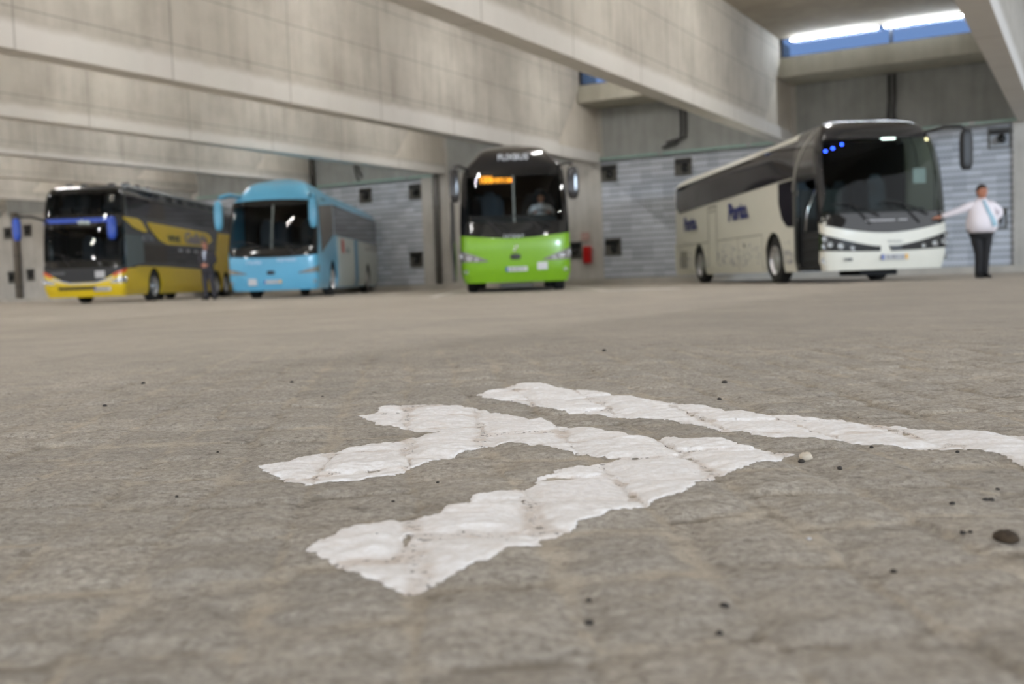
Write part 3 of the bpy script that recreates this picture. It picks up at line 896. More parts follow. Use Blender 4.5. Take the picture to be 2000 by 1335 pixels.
        for k in range(K+1):
            for (a, z), (b, y) in zip(O, I):
                t = k/K; aa = a*(1-t)+b*t; zz = z*(1-t)+y*t
                p = Vector(fn(aa, zz)); c = Vector((p.x*.5, max(p.y+1.5, 1), p.z)); d = (p-c).normalized()
                v.append(tuple(p+d*off))
        for k in range(K):
            for i in range(nn): f.append((k*nn+i, k*nn+(i+1) % nn, (k+1)*nn+(i+1) % nn, (k+1)*nn+i))
        b0 = len(v)
        for i in range(nn):
            p = Vector(v[i]); c = Vector((p.x*.5, p.y+1.5, p.z)); v.append(tuple(p+(c-p).normalized()*thick))
        for i in range(nn): f.append((i, (i+1) % nn, b0+(i+1) % nn, b0+i))
        o = make(name, v, f, mat, s.root); bmfix(o); smooth_by_angle(o, 40); return o
    def shell(s, mat, hole, arches, holes_side=()):
        qs = list(np.linspace(-2, -1.0, 130))+list(np.linspace(-1, 1, 61))[1:-1]+list(np.linspace(1.0, 2, 130))
        zs = list(np.linspace(s.zb, s.zr, 34))+list(s.zr+(s.H-s.zr)*np.sin(np.linspace(0, math.pi/2, 12))[1:])
        v = []; f = []
        for q in qs:
            for z in zs: v.append(s.F(q, z))
        m = len(zs)
        for i in range(len(qs)-1):
            for j in range(m-1):
                cq = (qs[i]+qs[i+1])/2; cz = (zs[j]+zs[j+1])/2
                if hole and hole(cq, cz): continue
                p = s.F(cq, cz)
                if any(math.hypot(p[1]-ay, p[2]-az) < ar for ay, az, ar in arches) and abs(cq) > 1: continue
                if any(h(p) for h in holes_side): continue
                f.append((i*m+j, (i+1)*m+j, (i+1)*m+j+1, i*m+j+1))
        # rear wall and roof lid
        k = len(qs)-1
        for j in range(m-1): f.append((k*m+j, 0*m+j, 0*m+j+1, k*m+j+1))
        half = len(qs)//2
        for i in range(half):
            a, b = i, i+1; c, d = k-i-1, k-i
            if b == c: f.append((a*m+m-1, b*m+m-1, d*m+m-1))
            elif b < c: f.append((a*m+m-1, b*m+m-1, c*m+m-1, d*m+m-1))
        o = make('body_shell', v, f, mat, s.root); bmfix(o); smooth_by_angle(o, 35); return o
    def wheel(s, x, y, r=.5, w=.28, rim=None):
        sg = 1 if x > 0 else -1
        mb = MB()
        mb.disc_x(x, y, r, [(-w/2, r*.55), (-w/2, r*.9), (-w/2+.03, r), (w/2-.03, r), (w/2, r*.92), (w/2, r*.62)], 32, sg)
        t = mb.build('wheel', M_tyre, s.root, False); bmfix(t); smooth_by_angle(t, 30)
        rb = MB()
        rb.disc_x(x, y, r, [(w/2, r*.64), (w/2+.01, r*.6), (w/2-.06, r*.5), (w/2-.08, r*.3), (w/2-.01, r*.26), (w/2+.01, r*.18), (w/2+.01, .001)], 28, sg)
        for k in range(10):
            a = 2*math.pi*k/10
            rb.disc_x(x, y+.22*r*math.cos(a)*1.75, r+.22*r*math.sin(a)*1.75, [(w/2-.07, .014), (w/2-.05, .014), (w/2-.05, .001)], 6, sg)
        o = rb.build('rim', rim or M_rim, t); bmfix(o); smooth_by_angle(o, 30)
    def underbody(s, axles, floor_z=1.15, top=None):
        L = s.L
        mb = MB(); mb.box(-.85, .85, .35, L-.3, .32, .9)
        ys = [.45]+[q for a in axles for q in (a-.66, a+.66)]+[L-.25]
        for i in range(0, len(ys), 2):
            if ys[i+1]-ys[i] > .1: mb.box(-1.17, 1.17, ys[i], ys[i+1], .30, 1.05)
        mb.build('chassis', M_dark, s.root)
        top = top or s.roofz-.35
        mb = MB()
        y1 = 1.7; y2 = L-.4; w = 1.16
        v = [(-w, y1, floor_z), (w, y1, floor_z), (w, y2, floor_z), (-w, y2, floor_z), (-w, y1, top), (w, y1, top), (w, y2, top), (-w, y2, top)]
        mb.add(v, [(0, 1, 2, 3), (4, 7, 6, 5), (0, 3, 7, 4), (1, 5, 6, 2), (3, 2, 6, 7)])
        # door well / cab floor
        mb.box(-1.1, 1.1, .55, y1, floor_z-.14, floor_z-.04)
        mb.build('interior_lining', M_void, s.root)
    def dash(s, z=1.35, y=.45, d=.55, w=2.1):
        mb = MB()
        prof = [(y, z-.32), (y, z-.03), (y+.12, z+.03), (y+d*.7, z), (y+d, z-.16), (y+d, z-.32)]
        n = len(prof)
        v = [(-w/2, a, b) for a, b in prof]+[(w/2, a, b) for a, b in prof]
        mb.add(v, [tuple(range(n)), tuple(range(2*n-1, n-1, -1))]+[(i, n+i, n+(i+1) % n, (i+1) % n) for i in range(n)])
        mb.build('dashboard', paint('dash_plastic', lin(38, 39, 41), .8), s.root)
    def steering(s, x, y, z, r=.24):
        mb = MB(); pts = []
        tl = math.radians(35)
        for k in range(25):
            a = 2*math.pi*k/24; pts.append((x+r*math.cos(a), y+r*math.sin(a)*math.cos(tl), z+r*math.sin(a)*math.sin(tl)))
        mb.tube(pts, .016, 8, False)
        mb.tube([(x-r, y, z), (x+r, y, z)], .014, 8); mb.tube([(x, y, z), (x, y-.12, z-.3)], .03, 8)
        mb.build('steering_wheel', M_plastic, s.root, True)
    def seats(s, z, rows, xs=(-.92, -.46, .46, .92), front=None):
        proto = None
        def one(x, y):
            nonlocal proto
            if proto is None:
                mb = MB()
                mb.quad_blob((0, 0, .42), (.21, .22, .08), .45, 16, 10)
                mb.quad_blob((0, .22, .80), (.21, .075, .38), .4, 16, 12, Matrix.Rotation(-.14, 3, 'X'))
                mb.quad_blob((0, .27, 1.17), (.13, .06, .1), .55, 12, 8)
                mb.box(-.17, .17, -.1, .12, 0, .38, .02)
                proto = mb.build('seat', M_seat, s.root, True); proto.location = (x, y, z); return
            c = proto.copy(); COL.objects.link(c); c.parent = s.root; c.location = (x, y, z)
        for p in (front or []): one(*p)
        for r in rows:
            for x in xs: one(x, r)
    def plate(s, x, z, w=.5, h=.11, yel=True, txt='00-AA-00', y=None):
        p = s.X(x, z); yy = (p[1] if y is None else y)-.035
        o = MB().box(x-w/2, x+w/2, yy-.012, yy+.02, z-h/2, z+h/2, .004).build('number_plate', M_white, s.root)
        MB().box(x-w/2, x-w/2+.05, yy-.016, yy-.0125, z-h/2+.004, z+h/2-.004).build('blue_band', paint('plate_blue', lin(40, 70, 150), .5), o)
        if yel: MB().box(x+w/2-.055, x+w/2, yy-.016, yy-.0125, z-h/2+.004, z+h/2-.004).build('yellow_band', paint('plate_yellow', lin(214, 160, 40), .5), o)
        text(txt, w*.7, h*.62, M_text, o, 'plate_number', (x, yy-.017, z))
    def wipers(s, z0=1.35, mat=None):
        for sx, x0 in ((-1, -.25), (1, .75)):
            mb = MB(); pts = []
            for k in range(7):
                t = k/6; x = x0-1.0*t+.1; z = z0+.42*math.sin(t*math.pi*.6)*.6
                p = s.X(max(-1.1, min(1.1, x)), z); pts.append((p[0], p[1]-.05, p[2]))
            mb.tube(pts, .013, 6)
            mb.tube([pts[3], s.addv(s.X(x0-.1, z0-.16), (0, -.04, 0))], .014, 6)
            mb.build('wiper', M_plastic, s.root)
    def addv(s, p, d): return (p[0]+d[0], p[1]+d[1], p[2]+d[2])
def bmfix(o):
    import bmesh
    bm = bmesh.new(); bm.from_mesh(o.data)
    bmesh.ops.remove_doubles(bm, verts=bm.verts, dist=1e-5)
    bmesh.ops.recalc_face_normals(bm, faces=bm.faces); bm.to_mesh(o.data); bm.free(); o.data.update()
def arch(base, ars):
    def f(y):
        z = base
        for ay, az, ar in ars:
            d = abs(y-ay)
            if d < ar: z = max(z, az+math.sqrt(ar*ar-d*d))
        return z
    return f
def sidegrid(y0, y1, ars, step=.25):
    a = set(np.round(np.arange(y0, y1, step), 3)) | {round(y1, 3)}
    for ay, az, ar in ars:
        for t in np.linspace(0, math.pi, 25):
            q = round(ay-ar*math.cos(t), 3)
            if y0 < q < y1: a.add(q)
        for q in (ay-ar-.001, ay+ar+.001):
            if y0 < q < y1: a.add(q)
    return sorted(a)
LN = np.linspace
ip = lambda pts: (lambda a: float(np.interp(a, *zip(*pts))))

# --- green and black coach -------------------------------------------------
M_green = paint('lime_lacquer', lin(113, 160, 22), .3, coat=.35, var=.02)
M_led = glow('orange_led', (1.0, .36, .02), 3.2)
M_lens = paint('headlamp_lens', lin(150, 149, 146), .12, metal=.5, var=.25, scale=25)
g = Coach('green_coach', (.152, 23.868), -.002, 12.2, 3.62, .24,
          [(.2, .14), (.6, .03), (1.1, 0), (1.6, .10), (2.2, .30), (2.85, .58), (3.1, .74), (3.4, 1.1), (3.62, 1.9)],
          [(.2, 1.20), (.5, 1.27), (1.2, 1.275), (2.3, 1.25), (2.85, 1.20), (3.0, 1.12), (3.2, .94), (3.4, .80), (3.53, .62), (3.62, .25)], roofz=3.45, zr=2.85)
tag(g.root, 'black and lime green coach seen head-on with lit orange sign, driver inside', 'bus')
GA = [(2.75, .5, .60), (8.9, .5, .60), (10.3, .5, .52)]
ghole = lambda q, z: abs(q) < .80 and 1.56 < z < 2.80
g.shell(M_black, ghole, [(a, b, c+.04) for a, b, c in GA])
gtop = lambda q: 1.24+.13*abs(q)**1.6
g.patch('green_apron', g.F, LN(-1.02, 1.02, 61), .235, gtop, 16, .012, M_green)
for sg in (-1, 1):
    g.patch('side_skirt', g.S(sg), sidegrid(.5, 11.9, GA), arch(.26, GA), 1.28, 8, .010, M_green)
    g.patch('side_window_band', g.S(sg), LN(1.2, 11.7, 40), 1.75, 2.9, 8, .014, M_bglass)
    hl0, hl1 = (.90, .46)
    A = LN(sg*.44, sg*.955, 20)
    g.patch('headlamp', g.F, A, lambda q: .72+.02*(abs(q)-.44), lambda q: .745+.30*((abs(q)-.44)/.515)**.9, 6, .022, M_lens)
    mb = MB()
    for qq, zz, rr in ((.86, .86, .055), (.74, .81, .05), (.62, .775, .035)):
        p = g.F(sg*qq, zz); mb.disc_y(p[0], p[1]-.03, p[2], [(.02, rr), (-.01, rr), (-.015, rr*.7), (0, rr*.5)])
    mb.build('lamp_unit', M_chrome, g.root, True)
    p = g.F(sg*.80, .50); MB().disc_y(p[0], p[1]-.02, p[2], [(.03, .05), (-.01, .05), (-.015, .03), (0, .02)]).build('fog_lamp', M_lens, g.root, True)
gq = .93
g.ring('windscreen_surround', g.F, (-.97, .97, lambda q: 1.27+.12*abs(q)**1.6, lambda q: 2.93-.05*abs(q)**2), (-.78, .78, lambda q: 1.62+.02*abs(q), lambda q: 2.74), .016, paint('black_glass_border', lin(26, 27, 28), .05, spec=.7, var=.02))
g.patch('windscreen', g.F, LN(-.80, .80, 33), 1.58, 2.78, 14, .008, M_glass, thick=.006)
p = g.X(0, 2.2)
g.patch('screen_divider', g.X, [-.018, .018], 1.62, 2.74, 8, .02, paint('grey_rubber', lin(110, 116, 112), .5))
# forehead sill, lettering, sign, emblem, grille
text('FLIXBUS', .72, .15, paint('silver_letters', lin(214, 218, 224), .4), g.root, 'roof_lettering', (.02, g.X(0, 3.20)[1]-.075, 3.20), (math.radians(70), 0, 0), bold=.02, depth=.02)
sg_ = MB(); sg_.box(-.80, .05, .56, .60, 2.55, 2.79); sg_.build('destination_display', M_dark, g.root)
text('1006', .30, .19, M_led, g.root, 'display_digits', (-.62, .545, 2.675), bold=.015)
text('PORTO CAM', .42, .11, M_led, g.root, 'display_text', (-.24, .545, 2.64), bold=.02)
text('i r i z a r', .46, .085, paint('bright_letters', lin(205, 210, 214), .3), g.root, 'front_lettering', (-.02, g.X(0, 1.31)[1]-.03, 1.305), bold=.012)
mb = MB(); y_ = g.X(0, 1.0)[1]-.03
pts = [(.03*math.cos(t)+.02, y_, 1.055+.035*math.sin(t)) for t in LN(-2.4, 2.2, 16)]; mb.tube(pts, .012, 6)
pts = [(-.03*math.cos(t)-.005, y_, .965-.035*math.sin(t)) for t in LN(-2.4, 2.2, 16)]; mb.tube(pts, .012, 6)
mb.build('front_emblem', M_chrome, g.root)
mb = MB(); mb.quad_blob((.0, g.X(0, .82)[1]-.02, .82), (.125, .03, .065), .6, 20, 10); mb.build('air_inlet', M_plastic, g.root, True)
g.plate(.02, .535, .5, .11, False, '48-QE-72')
MB().box(.50, .74, g.X(.6, .57)[1]-.03, g.X(.6, .57)[1]+.04, .50, .68, .008).build('white_card', M_white, g.root)
MB().box(-.4, .38, .5, .6, .1, .2, .02).build('tow_bar', paint('grey_bar', lin(96, 92, 86), .6), g.root)
g.wipers(1.52)
for x in (-1.11, 1.11):
    for a, r_ in ((2.75, .5), (8.9, .5), (10.3, .46)): g.wheel(x, a, r_)
g.underbody([2.75, 9.6], 1.2); g.dash(1.78, .55, .6, 2.0); g.steering(.66, 1.25, 1.83)
g.seats(1.25, [3.0, 3.9, 4.8, 5.7], front=[(-.6, 1.9), (.68, 1.75)])
MB().box(-.95, .95, .75, .80, 2.78, 2.84).build('sun_blind', paint('grey_blind', lin(120, 126, 124), .6), g.root)
def mirror(c, arm, cen, size, mat, armmat, name='mirror', e=.5, rot=None, n=10, r=.03, glassface=True):
    m = MB(); m.quad_blob(cen, size, e, 20, 14, rot); o = m.build('mirror_housing', mat, c.root, True)
    a = MB(); a.tube(arm, r, n); a.build('mirror_arm', armmat, o, True)
    if glassface:
        gmb = MB(); gmb.quad_blob((cen[0], cen[1]+size[1]*.92, cen[2]), (size[0]*.8, .012, size[2]*.8), .4, 16, 8); gmb.build('mirror_glass', M_chrome, o, True)
    return o
mirror(g, [(-1.1, .75, 2.95), (-1.25, .35, 2.99), (-1.36, .05, 2.93)], (-1.36, 0.0, 2.50), (.115, .10, .40), M_black, M_black, e=.55)
mirror(g, [(1.1, .75, 2.95), (1.25, .35, 2.98), (1.36, .05, 2.92)], (1.38, 0.0, 2.48), (.135, .10, .38), M_black, M_black, e=.55)
dr = MB(); dr.box(-1.47, -1.41, -.05, .95, .28, 2.15, .03); d_ = dr.build('door', M_black, g.root)
MB().tube([(-1.44, -.06, .5), (-1.47, -.08, 1.2), (-1.44, -.06, 2.0)], .02, 8).build('door_rail', M_dark, d_)
mb = MB()
for x in (-.75, .75): mb.quad_blob((x*1.25, .9, 3.06), (.035, .03, .02), .8, 10, 6)
mb.build('marker_light', M_lens, g.root, True)

# --- pale blue coach -------------------------------------------------------
M_blue = paint('pale_blue_lacquer', lin(92, 162, 194), .3, coat=.35, var=.02)
b = Coach('pale_blue_coach', (-6.695, 28.978), -.011, 12.4, 3.5, .22,
          [(.2, .14), (.6, .03), (1.1, 0), (1.6, .12), (2.2, .32), (2.7, .55), (3.0, .72), (3.25, 1.0), (3.5, 1.8)],
          [(.2, 1.20), (.5, 1.27), (1.2, 1.275), (2.2, 1.25), (2.75, 1.22), (2.9, 1.10), (3.1, .95), (3.3, .82), (3.42, .62), (3.5, .25)], roofz=3.25, zr=2.7)
tag(b.root, 'pale sky blue coach with big ear-shaped mirrors, between double decker and green bus', 'bus')
BA = [(2.5, .5, .58), (9.6, .5, .58)]
b.shell(M_blue, lambda q, z: abs(q) < .84 and 1.36 < z < 2.68, [(a, c, d+.04) for a, c, d in BA])
M_fb = paint('black_glass_border', lin(26, 27, 28), .05)
b.ring('windscreen_surround', b.F, (-.93, .93, lambda q: 1.14+.08*abs(q)**2, lambda q: 2.82-.10*abs(q)**2.5), (-.82, .82, 1.42, 2.64), .012, M_fb)
b.patch('windscreen', b.F, LN(-.84, .84, 33), 1.38, 2.66, 14, .006, M_glass, thick=.006)
b.patch('screen_divider', b.X, [-.018, .018], 1.40, 2.66, 8, .016, MATS['grey_rubber'])
M_wp = paint('side_graphic_grey', lin(176, 182, 178), .45)
M_bd = paint('deep_blue_stripe', lin(58, 120, 158), .4)
for sg in (-1, 1):
    b.patch('headlamp', b.F, LN(sg*.50, sg*.985, 18), lambda q: .68+.05*(abs(q)-.5), lambda q: .70+.22*((abs(q)-.5)/.485)**.9, 5, .016, M_lens)
    p = b.F(sg*.82, .45); MB().disc_y(p[0], p[1]-.02, p[2], [(.03, .045), (-.01, .045), (0, .02)]).build('fog_lamp', M_lens, b.root, True)
    b.patch('side_window_band', b.S(sg), LN(2.9, 12.1, 40), ip([(2.9, 1.86), (12.1, 1.86)]), 2.82, 8, .012, M_bglass)
    b.patch('cab_window', b.S(sg), LN(.75, 2.75, 12), ip([(.75, 1.25), (1.6, 1.5), (2.75, 1.85)]), ip([(.75, 2.6), (2.75, 2.78)]), 8, .012, M_bglass)
    b.patch('window_pillar', b.S(sg), LN(2.76, 2.88, 2), 1.85, 2.9, 8, .016, paint('pale_pillar', lin(150, 160, 172), .5))
for sg in (-1, 1):
    b.patch('side_skirt', b.S(sg), sidegrid(.6, 12.1 if sg < 0 else 3.4, BA), arch(.24, BA), 1.2, 8, .006, M_blue)
b.patch('pale_side_panel', b.S(1), sidegrid(3.4, 6.6, []), .27, 1.84, 8, .016, M_wp)
b.patch('blue_stripe', b.S(1), LN(6.62, 7.3, 3), .27, 1.84, 8, .016, M_bd)
b.patch('rear_side_panel', b.S(1), sidegrid(7.32, 12.2, BA), arch(.27, BA), 1.84, 8, .016, M_wp)
b.patch('lower_stripe', b.S(1), LN(9.0, 12.2, 3), 1.55, 1.84, 2, .02, paint('mid_grey_paint', lin(150, 152, 150), .5))
M_red = paint('red_graphic', lin(190, 76, 66), .5)
text('R', .55, .42, M_red, b.root, 'side_logo', (1.30, 4.35, 1.55), (math.pi/2, 0, math.pi/2), bold=.03)
text('bus', .7, .25, paint('grey_letters', lin(120, 130, 132), .5), b.root, 'side_lettering', (1.30, 5.2, 1.48), (math.pi/2, 0, math.pi/2))
M_pw = paint('pale_letters', lin(172, 200, 218), .5)
yl = b.X(0, 1.05)[1]-.035
text('rede', .42, .12, M_pw, b.root, 'front_lettering', (-.50, b.X(-.5, 1.04)[1]-.025, 1.03), bold=.02)
text('expressos', .55, .12, M_pw, b.root, 'front_lettering', (.42, b.X(.5, 1.04)[1]-.025, 1.05), bold=.02)
mb = MB(); mb.quad_blob((-.04, b.X(0, .72)[1]-.02, .72), (.115, .03, .055), .6, 20, 10); mb.build('air_inlet', M_plastic, b.root, True)
b.plate(.0, .46, .5, .10, True, '23-TJ-60')
MB().box(-.70, -.46, b.X(-.6, .45)[1]-.03, b.X(-.6, .45)[1]+.03, .37, .57, .008).build('white_card', M_white, b.root)
b.wipers(1.36)
for x in (-1.11, 1.11):
    for a in (2.5, 9.6): b.wheel(x, a, .49)
b.underbody([2.5, 9.6], 1.05); b.dash(1.5, .5, .6, 2.05); b.steering(.66, 1.2, 1.62)
b.seats(1.08, [3.0, 3.9, 4.8, 5.7], front=[(.66, 1.8), (-.6, 1.9)])
MB().box(-.12, .12, .42, .44, 1.24, 1.36).build('dash_card', M_white, b.root)
mirror(b, [(-1.0, .8, 2.92), (-1.2, .3, 2.96), (-1.38, -.02, 2.86)], (-1.42, -.06, 2.36), (.115, .12, .42), M_blue, M_blue, e=.6, r=.06)
mirror(b, [(1.0, .8, 2.92), (1.18, .3, 2.92), (1.27, 0, 2.82)], (1.25, -.06, 2.36), (.125, .12, .42), M_blue, M_blue, e=.6, r=.06)
# --- white coach -----------------------------------------------------------
M_cream = paint('cream_lacquer', lin(216, 213, 200), .45, coat=.05, var=.02)
w = Coach('cream_coach', (7.48, 20.259), .082, 12.3, 3.28, .24,
          [(.2, .10), (.6, .02), (1.0, 0), (1.3, .06), (2.0, .18), (2.6, .34), (3.0, .50), (3.2, .72), (3.28, 1.0)],
          [(.2, 1.21), (.5, 1.27), (1.2, 1.275), (2.2, 1.27), (2.7, 1.22), (2.95, 1.12), (3.12, 1.03), (3.22, .9), (3.28, .7)], n=4.6, bulge=.30, roofz=3.24, zr=2.75)
tag(w.root, 'cream white coach with open front door and blue lettering on its side', 'bus')
WA = [(3.0, .52, .62), (9.3, .52, .60)]
doorh = lambda p: p[0] < -1.0 and .34 < p[1] < 1.50 and p[2] < 2.18
w.shell(M_cream, lambda q, z: abs(q) < .90 and 1.28 < z < 2.94, [(a, c, d+.04) for a, c, d in WA], [doorh])
for sg in (-1, 1):
    w.patch('side_skirt', w.S(sg), sidegrid(1.67 if sg < 0 else .6, 12.1, WA), arch(.245, WA), 1.2, 8, .005, M_cream)
    w.patch('wheel_arch_lip', w.S(sg), LN(WA[0][0]-WA[0][2], WA[0][0]+WA[0][2], 25), lambda a: arch(.25, WA)(a)-.0, lambda a: arch(.25, WA)(a)+.03, 1, .012, M_cream)
w.patch('black_front_roof', w.F, LN(-1.09, 1.09, 61), 2.86, 3.275, 8, .012, M_black)
w.ring('windscreen_surround', w.F, (-1.0, 1.0, lambda q: .96+.24*abs(q)**1.8, 3.02), (-.89, .89, lambda q: 1.36, 2.92), .014, MATS['black_glass_border'])
w.patch('windscreen', w.F, LN(-.91, .91, 37), 1.32, 2.96, 16, .006, glass('tinted_windscreen_glass', (.56, .66, .62), .015, 1.30), thick=.006)
for sg in (-1, 1):
    zl = .61
    w.patch('headlamp_panel', w.F, LN(sg*.10, sg*.985, 30), lambda q: .60+.05*abs(q)**2, lambda q: max(.665, .70+.31*max(0, (abs(q)-.12)/.87)**1.35), 6, .012, paint('black_lamp_panel', lin(40, 41, 42), .15, coat=.3))
    for qq, zz, rr, nm in ((.87, .87, .05, 0), (.885, .73, .045, 0), (.80, .755, .05, 0), (.66, .72, .055, 0), (.50, .675, .04, 0)):
        p = w.F(sg*qq, zz); MB().disc_y(p[0], p[1]-.03, p[2], [(.03, rr), (-.012, rr), (-.02, rr*.7), (0, rr*.5), (-.012, rr*.25)]).build('headlamp', M_lens, w.root, True)
    p = w.F(sg*.88, .45); MB().disc_y(p[0], p[1]-.02, p[2], [(.03, .05), (-.012, .05), (0, .03)]).build('fog_lamp', M_lens, w.root, True)
mb = MB(); yy = w.X(0, .66)[1]
mb.add([(.02, yy-.03, .70), (.30, yy-.03, .70), (.24, yy-.03, .60), (.08, yy-.03, .60), (.02, yy+.02, .70), (.30, yy+.02, .70), (.24, yy+.02, .60), (.08, yy+.02, .60)], [(0, 1, 2, 3), (0, 4, 5, 1), (1, 5, 6, 2), (2, 6, 7, 3), (3, 7, 4, 0)])
mb.build('air_inlet', M_plastic, w.root)
text('irizar', .30, .05, paint('silver_letters_b', lin(140, 142, 144), .4), w.root, 'front_emblem', (.15, w.X(.1, .80)[1]-.03, .79))
w.plate(.13, .48, .54, .11, True, '25-BO-31')
text('1208', .17, .06, M_text, w.root, 'fleet_number', (-.80, w.X(-.8, .46)[1]-.018, .455), bold=.03)
# sides
def band(sg, y0, y1):
    w.patch('side_window_band', w.S(sg), LN(y0, y1, 50), ip([(y0, 2.24), (10.9, 2.13), (11.4, 2.12), (y1, 2.30)]), ip([(y0, 3.02), (11.2, 2.94), (y1, 2.92)]), 8, .014, M_bglass)
band(-1, 1.75, 11.8); band(1, 1.3, 11.8)
w.patch('dark_front_corner', w.S(-1), LN(.42, 1.74, 14), 2.17, 3.02, 8, .014, M_black)
w.patch('corner_pillar', w.S(-1), LN(.20, .42, 5), 1.22, 2.9, 14, .016, M_black)
w.patch('door_header', w.S(-1), LN(.42, 1.5, 8), 2.10, 2.22, 2, .012, M_black)
w.patch('silver_pillar_strip', lambda a, z: w.S(-1)(a+1.62-.75*max(0, (z-1.95)/1.2)**1.6, z), [0, .06, .11], 1.95, 3.1, 18, .022, paint('silver_strip', lin(176, 174, 168), .3, metal=.4))
w.patch('lower_side_window', w.S(-1), LN(1.72, 2.60, 14), ip([(1.72, 1.20), (2.1, 1.22), (2.42, 1.42), (2.6, 1.75)]), ip([(1.72, 2.19), (2.6, 2.19)]), 8, .014, M_bglass)
w.patch('cab_side_window', w.S(1), LN(.6, 1.9, 10), 1.4, 2.2, 8, .014, M_bglass)
w.patch('door_post', w.S(-1), LN(1.48, 1.66, 3), .25, 2.19, 8, .014, M_plastic)
# gaps of the locker doors and the middle door
M_gap = paint('panel_gap', lin(120, 116, 106), .7)
def gap(y0, y1, z0, z1, nm='panel_seam'):
    w.patch(nm, w.S(-1), LN(y0, y1, max(2, int((y1-y0)/.3))), z0, z1, 2 if z1-z0 < .1 else 8, .008, M_gap, thick=.01)
for y_ in (7.45, 8.25): gap(y_, y_+.035, .30, 2.06)
gap(7.45, 8.28, 2.04, 2.08); gap(7.60, 8.12, 1.93, 1.96)
for y_ in (5.6, 3.75): gap(y_, y_+.02, .30, 1.12)
gap(3.75, 7.45, 1.12, 1.14); gap(8.3, 11.8, 1.12, 1.14)
w.patch('vent_panel', w.S(-1), LN(10.6, 11.4, 4), .45, .95, 3, .012, paint('grille_grey', lin(150, 146, 134), .6))
M_porto = paint('porto_blue', lin(38, 48, 112), .5)
text('Porto.', 1.62, .46, M_porto, w.root, 'side_lettering', (-1.305, 5.48, 1.80), (math.pi/2, 0, -math.pi/2), bold=.035)
text('Porto.', 1.42, .42, M_porto, w.root, 'side_lettering', (-1.305, 10.1, 1.75), (math.pi/2, 0, -math.pi/2), bold=.035)
# rows of small pictograms fading down the flank
mb = MB(); rr_ = random.Random(8)
for k in range(230):
    y_ = rr_.uniform(3.9, 11.7); z_ = .42+abs(rr_.gauss(0, .30))
    if 7.4 < y_ < 8.3 or abs(y_-9.3) < .68 or z_ > 1.3: continue
    s_ = rr_.uniform(.02, .05); kind = rr_.random()
    if kind < .5: mb.box(-1.292, -1.284, y_, y_+s_, z_, z_+s_*1.4)
    else: mb.tube([(-1.286, y_, z_), (-1.288, y_+s_, z_+s_), (-1.286, y_+2*s_, z_)], .006, 4)
for k in range(40):
    y_ = rr_.uniform(1.75, 2.3); z_ = .40+abs(rr_.gauss(0, .25))
    if z_ < 1.1: mb.box(-1.292, -1.284, y_, y_+.03, z_, z_+.04)
o = mb.build('flank_pictograms', paint('pictogram_grey', lin(150, 150, 158), .6), w.root); o['kind'] = 'stuff'
w.patch('fuel_flap', w.S(-1), LN(5.05, 5.15, 2), .88, .96, 2, .016, M_text)
# entrance: steps, open door leaf
st = MB()
for i in range(4): st.box(-1.2, -.35, .45, 1.45, .25+.22*i, .28+.22*i); st.box(-1.2+.27*i, -1.18+.27*i, .45, 1.45, .25+.22*max(0, i-1), .27+.22*i)
st.build('entrance_steps', M_void, w.root)
MB().tube([(-1.15, 1.40, .9), (-1.10, 1.38, 1.5), (-.9, 1.35, 2.0)], .018, 8).build('handrail', M_chrome, w.root, True)
MB().box(-1.20, -.30, 1.50, 1.53, .3, 1.95).build('entrance_lining', M_void, w.root)
dl = MB(); dl.box(-1.50, -1.44, 1.5, 2.5, .3, 2.15, .03)
# plug door swung back along the flank is mostly glass
for x in (-1.11, 1.11):
    for a in (3.0, 9.3): w.wheel(x, a, .51)
w.underbody([3.0, 9.3], 1.0, top=2.95); w.dash(1.42, .45, .6, 2.0); w.steering(.66, 1.15, 1.55)
w.seats(1.02, [3.2, 4.1, 5.0, 5.9], front=[(.66, 1.75)])
MB().box(-.45, .15, w.X(0, 1.16)[1]-.03, w.X(0, 1.16)[1]+.0, 1.19, 1.215, .004).build('bonnet_strip', M_white, w.root)
MB().box(.22, .40, w.X(.3, 1.16)[1]-.03, w.X(.3, 1.16)[1]+.0, 1.19, 1.215, .004).build('bonnet_strip', M_white, w.root)
M_bled = glow('blue_cabin_led', (.02, .06, 1.0), 26)
for x, y, z in ((-.74, 1.25, 2.72), (-.50, 1.45, 2.80), (-.22, 1.65, 2.90)):
    MB().quad_blob((x, y, z), (.028, .02, .02), .9, 10, 6).build('cabin_led', M_bled, w.root, True)
MB().box(.78, 1.05, .52, .53, 1.95, 2.25, .003).build('window_notice', M_white, w.root)
w.wipers(1.3)
mirror(w, [(1.1, .6, 2.98), (1.3, .25, 3.03), (1.52, .0, 3.0), (1.60, -.02, 2.90)], (1.62, 0, 2.54), (.12, .09, .40), M_plastic, M_plastic, e=.5, r=.035)
mb = MB(); mb.box(-.45, .55, 1.6, 2.8, 3.25, 3.36, .05); mb.build('roof_unit', M_cream, w.root)
p = w.F(.985, 2.86); MB().quad_blob((p[0]+.01, p[1]-.01, p[2]), (.03, .03, .04), .8, 10, 8).build('marker_light', glow('warm_marker', (1, .78, .45), 6), w.root, True)
p = w.F(-.93, 2.9)
MB().quad_blob((.32, .62, 2.90), (.16, .03, .04), .4, 14, 8).build('cabin_light', glow('cabin_white', (.9, 1, .95), 14), w.root, True)
MB().box(-.35, .45, .55, 1.6, .12, .24, .02).build('tow_bar', M_dark, w.root)

